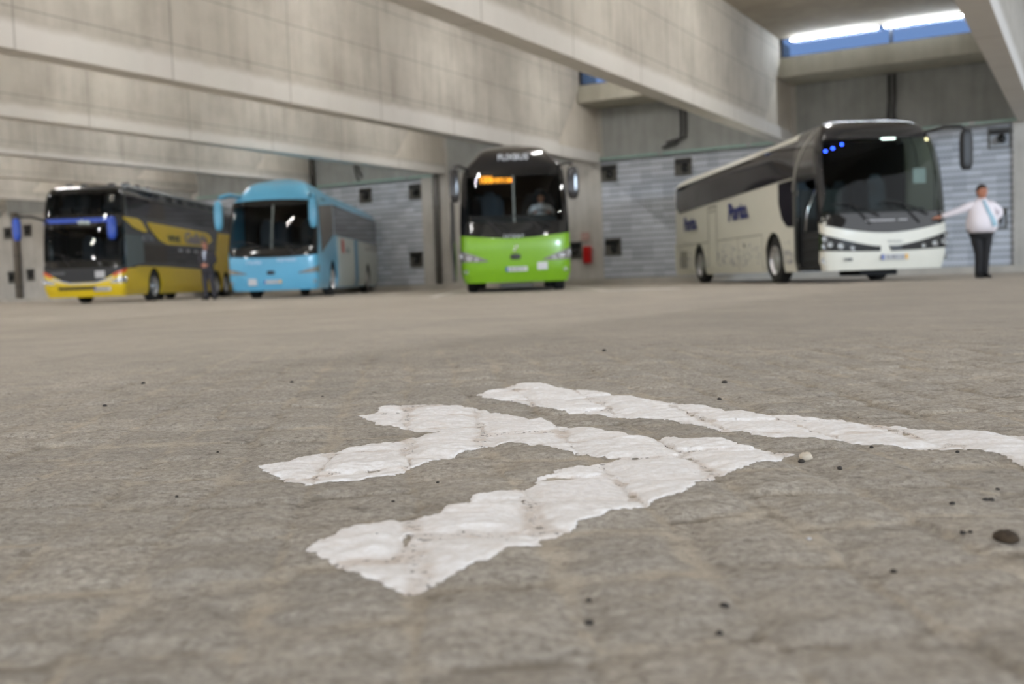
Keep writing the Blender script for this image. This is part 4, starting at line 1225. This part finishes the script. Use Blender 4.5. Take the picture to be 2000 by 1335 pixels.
# --- yellow and black double decker -----------------------------------------
M_yel = paint('yellow_lacquer', lin(214, 182, 22), .3, coat=.4, var=.02)
M_navy = paint('dark_blue_grey_lacquer', lin(44, 48, 54), .2, coat=.4, var=.03)
M_royal = paint('royal_blue', lin(44, 84, 190), .35, coat=.3)
y = Coach('double_decker', (-13.407, 32.235), -.021, 13.2, 3.74, .22,
          [(.2, .10), (.6, .0), (.9, 0), (1.4, .06), (2.4, .16), (3.0, .26), (3.5, .40), (3.65, .52), (3.74, .8)],
          [(.2, 1.20), (.5, 1.28), (1.2, 1.285), (2.6, 1.27), (3.3, 1.23), (3.55, 1.18), (3.68, 1.08), (3.74, .9)], n=4.6, bulge=.30, roofz=3.70, zr=3.3)
tag(y.root, 'yellow and black double-decker coach with blue mirrors, leftmost of the buses', 'bus')
YA = [(2.72, .5, .60), (9.6, .5, .58), (10.9, .5, .52)]
y.shell(M_navy, lambda q, z: abs(q) < .88 and (1.30 < z < 2.42 or 2.76 < z < 3.5), [(a, c, d+.04) for a, c, d in YA])
y.ring('windscreen_surround', y.F, (-.99, .99, 1.12, 2.54), (-.87, .87, 1.36, 2.40), .012, MATS['black_glass_border'])
y.patch('windscreen', y.F, LN(-.89, .89, 33), 1.32, 2.44, 12, .006, M_glass, thick=.006)
y.ring('upper_screen_surround', y.F, (-.99, .99, 2.70, 3.62), (-.87, .87, 2.80, 3.48), .012, MATS['black_glass_border'])
y.patch('upper_windscreen', y.F, LN(-.89, .89, 33), 2.77, 3.51, 10, .006, M_glass, thick=.006)
y.patch('blue_band', y.F, LN(-.88, .62, 30), 2.54, 2.68, 3, .02, M_royal)
text('viva', .42, .16, paint('white_letters', lin(196, 208, 206), .5), y.root, 'band_lettering', (.08, y.X(0, 2.58)[1]-.05, 2.56), bold=.05)
# yellow mask: bumper and cheeks rising to the corners
ymask = ip([(0, .66), (.35, .66), (.62, .86), (.80, .99), (1.0, 1.06), (1.3, 1.1)])
y.patch('yellow_bumper', y.F, LN(-1.0, 1.0, 61), .215, lambda q: ymask(abs(q)), 14, .012, M_yel)
y.patch('black_bumper_slot', y.X, LN(-.78, .42, 14), .44, .53, 3, .024, M_plastic)
y.patch('front_panel', y.F, LN(-.98, .98, 50), lambda q: ymask(abs(q))-.03, 1.15, 6, .010, M_plastic)
y.patch('chrome_smile', y.X, LN(-.95, .95, 40), lambda x: .61+.24*max(0, abs(x)-.35), lambda x: .645+.27*max(0, abs(x)-.35), 3, .026, paint('silver_trim', lin(180, 182, 186), .25, metal=.6))
for sg in (-1, 1):
    y.patch('orange_eyebrow', y.F, LN(sg*.66, sg*1.0, 14), lambda q: ymask(abs(q))-.075, lambda q: ymask(abs(q))+.02, 3, .026, paint('orange_trim', lin(206, 84, 36), .35))
    y.patch('headlamp', y.F, LN(sg*.60, sg*.99, 14), lambda q: .60+.03*abs(q), lambda q: .66+.22*((abs(q)-.6)/.39)**.8, 5, .022, M_lens)
    for qq, zz in ((.93, .74), (.80, .70)):
        p = y.F(sg*qq, zz); MB().disc_y(p[0], p[1]-.04, p[2], [(.03, .06), (-.01, .06), (-.02, .04), (0, .025)]).build('lamp_unit', M_chrome, y.root, True)
    lowtop = ip([(.3, 1.06), (1.2, 1.12), (1.6, 1.26), (2.9, 1.18), (8.3, 1.08), (8.4, 1.1), (9.2, 1.6), (9.9, 2.1), (10.3, 2.6), (13.0, 2.6)])
    y.patch('yellow_side_skirt', y.S(sg), sidegrid(.30, 13.0, YA), arch(.24, YA), lambda a: min(lowtop(a), 1.16) if a < 8.3 else 1.1, 8, .010, M_yel)
    y.patch('yellow_rear_sweep', y.S(sg), LN(8.9, 13.0, 30), 1.09, ip([(8.9, 1.12), (9.4, 1.5), (9.8, 2.0), (9.5+.5, 2.6), (13, 2.6)]), 8, .010, M_yel)
    y.patch('yellow_panel', y.S(sg), LN(2.35, 9.15, 50), ip([(2.35, 2.55), (2.6, 2.38), (3.4, 2.05), (4.1, 1.94), (8.4, 2.0), (9.15, 2.24)]), ip([(2.35, 2.63), (8.4, 2.55), (8.9, 2.48), (9.15, 2.28)]), 6, .016, M_yel)
    y.patch('yellow_flash', y.S(sg), LN(.36, 2.22, 20), ip([(.36, 2.64), (1.0, 2.42), (1.5, 2.34), (2.0, 2.28), (2.22, 2.30)]), ip([(.36, 2.70), (1.5, 2.70), (1.8, 2.62), (2.22, 2.34)]), 5, .016, M_yel)
    y.patch('upper_window_band', y.S(sg), LN(.8, 12.9, 40), 2.78, 3.4, 8, .012, M_bglass)
    y.patch('lower_window_band', y.S(sg), LN(.75, 8.2, 40), 1.30, 1.88, 6, .012, M_bglass)
y.patch('cab_window', y.S(1), LN(.32, 1.85, 12), ip([(.32, 1.12), (1.85, 1.25)]), 2.16, 8, .016, paint('cab_glass', lin(84, 96, 98), .08))
text('AUTNA', 1.0, .22, paint('grey_blue_letters', lin(130, 134, 144), .5), y.root, 'side_lettering', (1.298, 2.25, 2.10), (math.pi/2, 0, math.pi/2), bold=.02)
text('VIVE', 1.3, .24, paint('dark_olive_letters', lin(70, 76, 58), .5), y.root, 'side_lettering', (1.302, 4.75, 2.16), (math.pi/2, 0, math.pi/2), bold=.06)
text('Galicia', 2.7, .44, paint('grey_purple_letters', lin(128, 124, 130), .5), y.root, 'side_lettering', (1.302, 7.25, 2.26), (math.pi/2, 0, math.pi/2), bold=.05)
mb = MB()
for k in range(5): mb.box(1.288, 1.302, 5.2+k*.85, 5.6+k*.85, 1.72, 1.82)
mb.build('pale_side_marks', paint('pale_mark', lin(150, 150, 156), .5), y.root)
mb = MB()
for k in range(9): mb.box(.85, 1.12, 1.2+k*1.25, 2.1+k*1.25, 3.66, 3.80, .04)
mb.build('roof_hatches', paint('roof_grey', lin(140, 146, 150), .4), y.root)
MB().tube([(1.15, .9, 3.70), (1.17, 6.5, 3.72), (1.15, 12.8, 3.70)], .05, 8).build('roof_rail', paint('roof_rail_grey', lin(150, 156, 160), .3, metal=.3), y.root)
y.plate(.62, .44, .52, .12, False, '6407 KWM')
MB().box(.42, .72, y.X(.5, .95)[1]-.035, y.X(.5, .95)[1]+.02, .80, 1.02, .01).build('white_card', M_white, y.root)
MB().box(-1.0, -.55, y.X(-.8, 1.0)[1]-.03, y.X(-.8, 1.0)[1]+.0, .93, 1.0, .004).build('front_badge', paint('dull_badge', lin(92, 92, 94), .4), y.root)
y.wipers(1.34)
for x in (-1.12, 1.12):
    for a in (2.72, 9.6, 10.9): y.wheel(x, a, .5)
y.underbody([2.72, 10.25], .95, top=2.45); y.dash(1.36, .4, .6, 2.1); y.steering(.66, 1.1, 1.5)
y.seats(.98, [3.2, 4.2], front=[(.66, 1.7), (-.6, 1.8)])
MB().box(-1.16, 1.16, .55, 12.8, 2.50, 2.62).build('upper_deck', M_void, y.root)
MB().box(-1.16, 1.16, 12.7, 12.8, 2.62, 3.5).build('upper_lining', M_void, y.root)
y2 = [(x_, 1.3) for x_ in (-.92, -.46, .46, .92)]
y.seats(2.62, [2.2, 3.1], front=y2)
mirror(y, [(-1.0, .35, 2.40), (-1.15, .05, 2.66), (-1.45, -.12, 2.76), (-1.8, -.15, 2.76), (-1.88, -.12, 2.70)], (-1.92, -.12, 2.38), (.12, .10, .36), M_royal, M_plastic, e=.6, r=.04)
mirror(y, [(1.0, .3, 2.55), (1.05, -.05, 2.70), (1.08, -.15, 2.60)], (1.09, -.16, 2.33), (.135, .10, .36), M_royal, M_plastic, e=.6, r=.04)

# ------------------------------------------------------------------ people
def skin_obj(name, pts, edges, radii, mat, parent, sub=2, root=0, extra=None):
    me = bpy.data.meshes.new(name); me.from_pydata([tuple(p) for p in pts], edges, [])
    o = bpy.data.objects.new(name, me); COL.objects.link(o)
    sk = o.modifiers.new('s', 'SKIN'); sk.use_smooth_shade = True; sk.branch_smoothing = .6
    for i, r in enumerate(radii):
        r = r if isinstance(r, tuple) else (r, r)
        me.skin_vertices[0].data[i].radius = r
        me.skin_vertices[0].data[i].use_root = (i == root)
    sb = o.modifiers.new('u', 'SUBSURF'); sb.levels = sub; sb.render_levels = sub
    dg = bpy.context.evaluated_depsgraph_get(); dg.update()
    m2 = bpy.data.meshes.new_from_object(o.evaluated_get(dg))
    bpy.data.objects.remove(o); bpy.data.meshes.remove(me)
    m2.name = name
    if extra is not None:
        # append further closed pieces (head features, hands) to the same mesh
        vs = [tuple(v.co) for v in m2.vertices]; fs = [tuple(p.vertices) for p in m2.polygons]
        k = len(vs); vs += extra.v; fs += [tuple(i+k for i in f) for f in extra.f]
        m2 = bpy.data.meshes.new(name); m2.from_pydata(vs, [], fs); m2.update()
    m2.shade_smooth()
    m2.materials.clear(); m2.materials.append(mat)
    o = bpy.data.objects.new(name, m2); COL.objects.link(o); o.parent = parent
    return o
def mesh_from_skin(pts, edges, radii, sub=1):
    o = skin_obj('tmp', pts, edges, radii, None, None, sub); mb = MB()
    mb.v = [tuple(v.co) for v in o.data.vertices]; mb.f = [tuple(p.vertices) for p in o.data.polygons]
    me = o.data; bpy.data.objects.remove(o); bpy.data.meshes.remove(me); return mb
def head(mb, c, s=1.0, turn=0.0):
    """adds a head (front -y) into mb: skull, jaw, nose, ears, brow, lips"""
    R = Matrix.Rotation(turn, 3, 'Z')
    def P(x, y, z): v = R @ Vector((x*s, y*s, z*s)); return (c[0]+v.x, c[1]+v.y, c[2]+v.z)
    h = MB(); h.quad_blob((0, 0, 0), (.078, .098, .118), .95, 28, 20)
    vv = []
    for x, y_, z in h.v:
        t = max(0, -z/.118)                       # narrow the jaw, flatten the face
        x *= 1-.28*t**1.5
        if y_ < 0: y_ *= (1-.10*t)
        else: y_ *= 1-.35*t
        if y_ < -.05 and abs(x) < .05 and -.03 < z < .035: y_ += .006      # eye plane
        vv.append(P(x, y_, z))
    mb.add(vv, h.f)
    def blob(cx, cy, cz, r, e=.9, n=12):
        b_ = MB(); b_.quad_blob((cx, cy, cz), r, e, n, 8); mb.add([P(*v) for v in b_.v], b_.f)
    blob(0, -.100, -.012, (.013, .022, .026)); blob(0, -.096, .012, (.009, .014, .022))
    blob(-.079, .008, -.005, (.012, .020, .032)); blob(.079, .008, -.005, (.012, .020, .032))
    blob(0, -.092, -.056, (.024, .010, .006)); blob(0, -.090, -.067, (.021, .010, .007)); blob(0, -.080, -.098, (.026, .018, .016))
    blob(-.03, -.088, .032, (.022, .012, .008)); blob(.03, -.088, .032, (.022, .012, .008))
    return P
def eyes(P, parent):
    mb = MB()
    for sx in (-.03, .03):
        b_ = MB(); b_.quad_blob((sx, -.086, .014), (.013, .012, .008), .95, 12, 8); mb.add([P(*v) for v in b_.v], b_.f)
    mb.build('eyes', paint('eye_white_brown', lin(84, 66, 54), .3), parent, True)
def hair(P, parent, mat, short=True):
    h = MB(); h.quad_blob((0, .012, .016), (.085, .104, .116), .92, 28, 20)
    v = []
    for x, y_, z in h.v:
        lim = .052 if y_ < -.03 else (-.02 if y_ < .03 else -.07)
        if z < lim: z = lim+(z-lim)*.02; x *= .9; y_ *= .9
        v.append(P(x, y_, z))
    m_ = MB(); m_.add(v, h.f); m_.build('hair', mat, parent, True)
def hand(mb, wrist, d, palm_n, s=1.0, curl=.4, flip=1):
    """five-fingered hand; d = direction of the fingers, palm_n = palm normal"""
    d = Vector(d).normalized(); n = Vector(palm_n); n = (n-d*n.dot(d)).normalized(); a = d.cross(n)*flip
    w_ = Vector(wrist)
    def T(x, y_, z): return tuple(w_+a*x*s+d*y_*s+n*z*s)
    b_ = MB(); b_.quad_blob((0, .045, 0), (.042, .05, .016), .75, 14, 10); mb.add([T(*v) for v in b_.v], b_.f)
    for k, (x, ln, r) in enumerate(((-.031, .062, .0085), (-.011, .075, .009), (.010, .080, .009), (.030, .070, .009))):
        pts = [(x, .07, 0)]; ang = .15+curl*.3; y_ = .088; z = 0
        pts.append((x, y_, 0))
        for seg in (ln*.42, ln*.33, ln*.27):
            ang += curl*.8; y_ += seg*math.cos(ang*.6); z += seg*math.sin(ang*.6); pts.append((x*1.08, y_, z))
        t_ = MB(); t_.tube(pts, [r, r, r*.95, r*.9, r*.7], 8); mb.add([T(*v) for v in t_.v], t_.f)
    t_ = MB(); t_.tube([(.03, .02, .003), (.055, .045, .012), (.066, .072, .02), (.064, .092, .028)], [.013, .011, .010, .008], 8)
    mb.add([T(*v) for v in t_.v], t_.f)
def shoe(parent, x, y_, mat, turn=0.0, nm='shoe'):
    mb = MB(); mb.quad_blob((0, -.055, .045), (.048, .14, .042), .7, 18, 10)
    vv = []
    for a, b_, c in mb.v:
        if b_ < -.06: c *= 1-.35*min(1, (-.06-b_)/.12); a *= 1-.15*min(1, (-.06-b_)/.12)
        vv.append((a, b_, max(c, 0.002)))
    mb.v = vv; mb.quad_blob((0, .03, .085), (.042, .05, .045), .8, 14, 8)
    mb.box(-.046, .046, -.18, .075, 0.0, .014, .006)
    o = mb.build(nm, mat, parent, True); o.location = (x, y_, 0); o.rotation_euler = (0, 0, turn); return o

def loft(mb, rings, n=28, e=.85):
    def sp(w_, p): return math.copysign(abs(w_)**p, w_)
    v = []; f = []
    for x0, y0, z, rx, ry in rings:
        for k in range(n):
            a = 2*math.pi*k/n; v.append((x0+rx*sp(math.cos(a), e), y0+ry*sp(math.sin(a), e), z))
    for i in range(len(rings)-1):
        for k in range(n): f.append((i*n+k, i*n+(k+1) % n, (i+1)*n+(k+1) % n, (i+1)*n+k))
    f += [tuple(range(n-1, -1, -1)), tuple((len(rings)-1)*n+k for k in range(n))]
    return mb.add(v, f)
def limb(mb, pts, r, sub=4, n=16):
    P = []; R = []
    for i in range(len(pts)-1):
        for k in range(sub):
            t = k/sub; a, b_ = Vector(pts[i]), Vector(pts[i+1]); P.append(a.lerp(b_, t)); R.append(r[i]*(1-t)+r[i+1]*t)
    P.append(Vector(pts[-1])); R.append(r[-1])
    Q = list(P)
    for _ in range(2):
        Q = [Q[0]]+[(Q[i-1]+Q[i]*2+Q[i+1])/4 for i in range(1, len(Q)-1)]+[Q[-1]]
    return mb.tube(Q, R, n)
def garment(name, mb, mat, parent):
    o = mb.build(name, mat, parent); bmfix(o); o.data.shade_smooth(); return o

# man in the white shirt, hand on the coach front
M_skin = paint('skin_tan', lin(186, 126, 100), .55, scale=30, var=.08)
M_shirt = paint('white_shirt_cotton', lin(226, 218, 222), .8, scale=30, var=.03)
M_trou = paint('black_trousers', lin(26, 25, 27), .85, scale=30)
M_shoe = paint('black_shoe_leather', lin(22, 20, 20), .35)
p1 = empty('person', (9.28, 20.16, 0), 0.02); p1.scale = (1.02, 1.02, 1.02)
tag(p1, 'man in white shirt and pale blue tie with one hand on the cream coach', 'person')
bx = MB()
P_ = head(bx, (.0, -.03, 1.65), 1.12, .05)
# body: pelvis root, torso, neck, arms, legs
J = {'pel': (-.02, 0, .92), 'bel': (-.02, -.03, 1.06), 'che': (-.005, 0, 1.26), 'nb': (0, .01, 1.44), 'nk': (0, 0, 1.54), 'hd': (0, -.01, 1.62),
     'rs': (-.19, .01, 1.40), 're': (-.46, .09, 1.285), 'rw': (-.70, .20, 1.215), 'ls': (.19, .01, 1.41), 'le': (.42, .08, 1.26), 'lw': (.29, .03, 1.11),
     'rh': (-.10, 0, .86), 'rk': (-.06, -.02, .47), 'ra': (-.055, .02, .09), 'lh': (.09, 0, .86), 'lk': (.065, -.02, .47), 'la': (.06, .02, .09)}
def fig(J, ch, rad):
    names = []; 
    for a, b_ in ch:
        for q in (a, b_):
            if q not in names: names.append(q)
    return [J[n] for n in names], [(names.index(a), names.index(b_)) for a, b_ in ch], [rad[n] for n in names]
BODY = [('pel', 'bel'), ('bel', 'che'), ('che', 'nb'), ('nb', 'nk'), ('nk', 'hd'), ('nb', 'rs'), ('rs', 're'), ('re', 'rw'), ('nb', 'ls'), ('ls', 'le'), ('le', 'lw'),
        ('pel', 'rh'), ('rh', 'rk'), ('rk', 'ra'), ('pel', 'lh'), ('lh', 'lk'), ('lk', 'la')]
rad = dict(pel=(.13, .11), bel=(.14, .12), che=(.13, .10), nb=(.055, .055), nk=.052, hd=.058, rs=.042, re=.043, rw=.029, ls=.042, le=.040, lw=.029, rh=.08, rk=.06, ra=.04, lh=.09, lk=.06, la=.04)
hand(bx, J['rw'], (-.95, .1, -.12), (0, .3, -1), 1.05, .25, 1)
hand(bx, J['lw'], (-.75, -.1, -.45), (.1, .9, 0), 1.0, .5, -1)
pts, ed, rd = fig(J, BODY, rad)
body = skin_obj('body', pts, ed, rd, M_skin, p1, 2, 0, bx)
eyes(P_, p1); hair(P_, p1, paint('dark_brown_hair', lin(48, 38, 32), .8, scale=90, var=.3))
mb = MB()
loft(mb, [(-.02, -.03, .87, .235, .185), (-.02, -.045, .93, .268, .222), (-.02, -.055, 1.0, .283, .243), (-.02, -.055, 1.08, .280, .243), (-.015, -.045, 1.17, .262, .222), (-.01, -.02, 1.27, .240, .180), (0, 0, 1.36, .228, .150), (0, .01, 1.42, .205, .125), (0, .01, 1.465, .145, .10), (0, .005, 1.50, .085, .08), (0, .0, 1.525, .066, .07)])
limb(mb, [(-.15, .01, 1.39), (-.24, .02, 1.375), J['re'], (-.685, .19, 1.22)], [.085, .078, .06, .043])
limb(mb, [(.15, .01, 1.40), (.235, .02, 1.375), J['le'], (.31, .04, 1.13)], [.085, .080, .066, .046])
garment('shirt', mb, M_shirt, p1)
MB().tube([(-.055, -.055, 1.50), (-.01, -.10, 1.475), (.06, -.05, 1.50), (.03, .07, 1.53), (-.04, .07, 1.53), (-.06, -.02, 1.51)], .018, 8).build('collar', M_shirt, p1, True)
tie = MB(); tp = [(0.0, -.112, 1.465), (.014, -.172, 1.37), (.035, -.226, 1.26), (.062, -.292, 1.15), (.088, -.322, 1.06), (.11, -.312, .975)]
tw = [.022, .028, .036, .043, .048, .046]
v = []
for (a, b_, c), w2 in zip(tp, tw):
    v += [(a-w2, b_, c), (a+w2, b_, c), (a+w2, b_+.014, c), (a-w2, b_+.014, c)]
f = []
for i in range(5):
    for k in range(4): f.append((i*4+k, i*4+(k+1) % 4, i*4+4+(k+1) % 4, i*4+4+k))
f += [(0, 1, 2, 3), (23, 22, 21, 20)]
tie.add(v, f); tie.quad_blob((0, -.112, 1.468), (.024, .018, .022), .8, 12, 8); tie.build('tie', paint('pale_blue_tie', lin(150, 182, 196), .6), p1)
mb = MB()
loft(mb, [(-.01, 0, .74, .15, .12), (-.01, 0, .80, .205, .155), (-.015, -.01, .86, .235, .18), (-.02, -.025, .915, .250, .200)])
limb(mb, [(-.095, 0, .86), (-.10, -.005, .72), J['rk'], (-.06, .02, .06)], [.115, .108, .078, .064])
limb(mb, [(.085, 0, .86), (.09, -.005, .72), J['lk'], (.065, .02, .06)], [.115, .108, .078, .064])
garment('trousers', mb, M_trou, p1)
MB().tube([(-.02+.252*math.cos(t), -.025+.202*math.sin(t), .915) for t in np.linspace(0, 2*math.pi, 33)], .017, 8, False).build('belt', paint('dark_brown_belt', lin(48, 34, 26), .5), p1, True)
shoe(p1, -.065, .03, M_shoe, -.1); shoe(p1, .07, .03, M_shoe, .15)

# man in a dark suit with folded hands
M_suit = paint('dark_grey_suit', lin(58, 54, 58), .85, scale=40)
p2 = empty('person', (-8.98, 30.6, 0), -.12)
tag(p2, 'man in a dark suit standing between the double decker and pale blue coach', 'person')
bx = MB(); P_ = head(bx, (-.04, -.03, 1.62), 1.02, .15)
J2 = {'pel': (0, 0, .93), 'bel': (-.01, 0, 1.08), 'che': (-.02, 0, 1.26), 'nb': (-.03, .01, 1.42), 'nk': (-.035, 0, 1.51), 'hd': (-.04, -.01, 1.59),
      'rs': (-.21, .01, 1.38), 're': (-.27, .03, 1.12), 'rw': (-.06, -.20, 1.03), 'ls': (.16, .01, 1.38), 'le': (.24, .03, 1.12), 'lw': (.05, -.20, 1.02),
      'rh': (-.10, 0, .87), 'rk': (-.10, -.02, .48), 'ra': (-.10, .02, .09), 'lh': (.10, 0, .87), 'lk': (.13, -.02, .48), 'la': (.17, .02, .09)}
rad2 = dict(rad); rad2.update(bel=(.12, .09), che=(.12, .085), pel=(.12, .09))
hand(bx, J2['rw'], (.6, -.3, -.1), (.3, 1, 0), 1.0, .5, 1); hand(bx, J2['lw'], (-.6, -.35, -.1), (-.3, 1, 0), 1.0, .5, -1)
pts, ed, rd = fig(J2, BODY, rad2); skin_obj('body', pts, ed, rd, paint('skin_ruddy', lin(190, 130, 108), .55, scale=30), p2, 2, 0, bx)
eyes(P_, p2); hair(P_, p2, paint('grey_brown_hair', lin(112, 86, 70), .8, scale=90, var=.3))
mb = MB()
loft(mb, [(0, 0, .80, .19, .135), (0, 0, .90, .195, .14), (-.005, 0, 1.02, .180, .132), (-.01, 0, 1.14, .178, .132), (-.02, 0, 1.26, .200, .135), (-.025, .0, 1.35, .208, .125), (-.03, .01, 1.41, .175, .10), (-.03, .01, 1.46, .10, .08), (-.03, .005, 1.49, .066, .066)])
limb(mb, [(-.17, .01, 1.38), (-.225, .015, 1.35), J2['re'], (-.09, -.17, 1.04)], [.075, .074, .062, .046])
limb(mb, [(.12, .01, 1.38), (.18, .015, 1.35), J2['le'], (.08, -.17, 1.03)], [.075, .074, .062, .046])
garment('jacket', mb, M_suit, p2)
mb = MB(); mb.add([(-.085, -.095, 1.46), (.025, -.095, 1.46), (.02, -.166, 1.29), (-.02, -.160, 1.12), (-.06, -.166, 1.29), (-.03, -.03, 1.35)], [(0, 1, 2, 3, 4), (0, 5, 1), (1, 5, 2), (2, 5, 3), (3, 5, 4), (4, 5, 0)])
mb.build('shirt_front', paint('pale_shirt', lin(190, 194, 206), .8), p2)
mb = MB()
loft(mb, [(0, 0, .74, .13, .10), (0, 0, .82, .175, .13), (0, 0, .94, .170, .125)])
limb(mb, [(-.085, 0, .86), (-.09, -.005, .70), J2['rk'], (-.10, .02, .06)], [.10, .095, .072, .060])
limb(mb, [(.085, 0, .86), (.095, -.005, .70), J2['lk'], (.17, .02, .06)], [.10, .095, .072, .060])
garment('trousers', mb, M_suit, p2)
shoe(p2, -.10, .03, M_shoe, -.2); shoe(p2, .17, .03, M_shoe, .2)

# driver at the wheel of the green coach
p3 = empty('person', (.152+.68, 23.868+1.62, 1.28), 0)
tag(p3, 'driver in a white shirt seated behind the windscreen of the green bus', 'person')
bx = MB(); P_ = head(bx, (0, -.05, .99), 1.0, 0)
J4 = {'pel': (0, .05, .16+.30), 'bel': (0, .04, .56), 'che': (0, .02, .72), 'nb': (0, 0, .83), 'nk': (0, -.01, .89), 'hd': (0, -.03, .96),
      'rs': (-.19, 0, .80), 're': (-.30, -.16, .62), 'rw': (-.17, -.36, .63), 'ls': (.19, 0, .80), 'le': (.30, -.16, .62), 'lw': (.17, -.36, .63),
      'rh': (-.10, .02, .44), 'rk': (-.13, -.42, .46), 'ra': (-.13, -.44, .06), 'lh': (.10, .02, .44), 'lk': (.13, -.42, .46), 'la': (.13, -.44, .06)}
hand(bx, J4['rw'], (0, -1, .1), (.3, 0, -1), 1.0, .9, 1); hand(bx, J4['lw'], (0, -1, .1), (-.3, 0, -1), 1.0, .9, -1)
pts, ed, rd = fig(J4, BODY, rad2); skin_obj('body', pts, ed, rd, MATS['skin_tan'], p3, 2, 0, bx)
eyes(P_, p3); hair(P_, p3, MATS['dark_brown_hair'])
mb = MB()
loft(mb, [(0, .05, .42, .18, .14), (0, .04, .54, .19, .15), (0, .03, .66, .19, .14), (0, .01, .75, .20, .125), (0, 0, .80, .18, .11), (0, 0, .85, .11, .08), (0, 0, .875, .062, .066)])
limb(mb, [(-.14, 0, .78), (-.20, -.01, .76), J4['re'], (-.17, -.33, .63)], [.072, .072, .058, .042])
limb(mb, [(.14, 0, .78), (.20, -.01, .76), J4['le'], (.17, -.33, .63)], [.072, .072, .058, .042])
garment('shirt', mb, M_shirt, p3)
mb = MB()
loft(mb, [(0, .05, .36, .17, .14), (0, .05, .46, .185, .15)])
limb(mb, [(-.10, .0, .44), J4['rk'], (-.13, -.44, .07)], [.10, .072, .055]); limb(mb, [(.10, .0, .44), J4['lk'], (.13, -.44, .07)], [.10, .072, .055])
garment('trousers', mb, M_trou, p3)
shoe(p3, -.13, -.46, M_shoe); shoe(p3, .13, -.46, M_shoe)
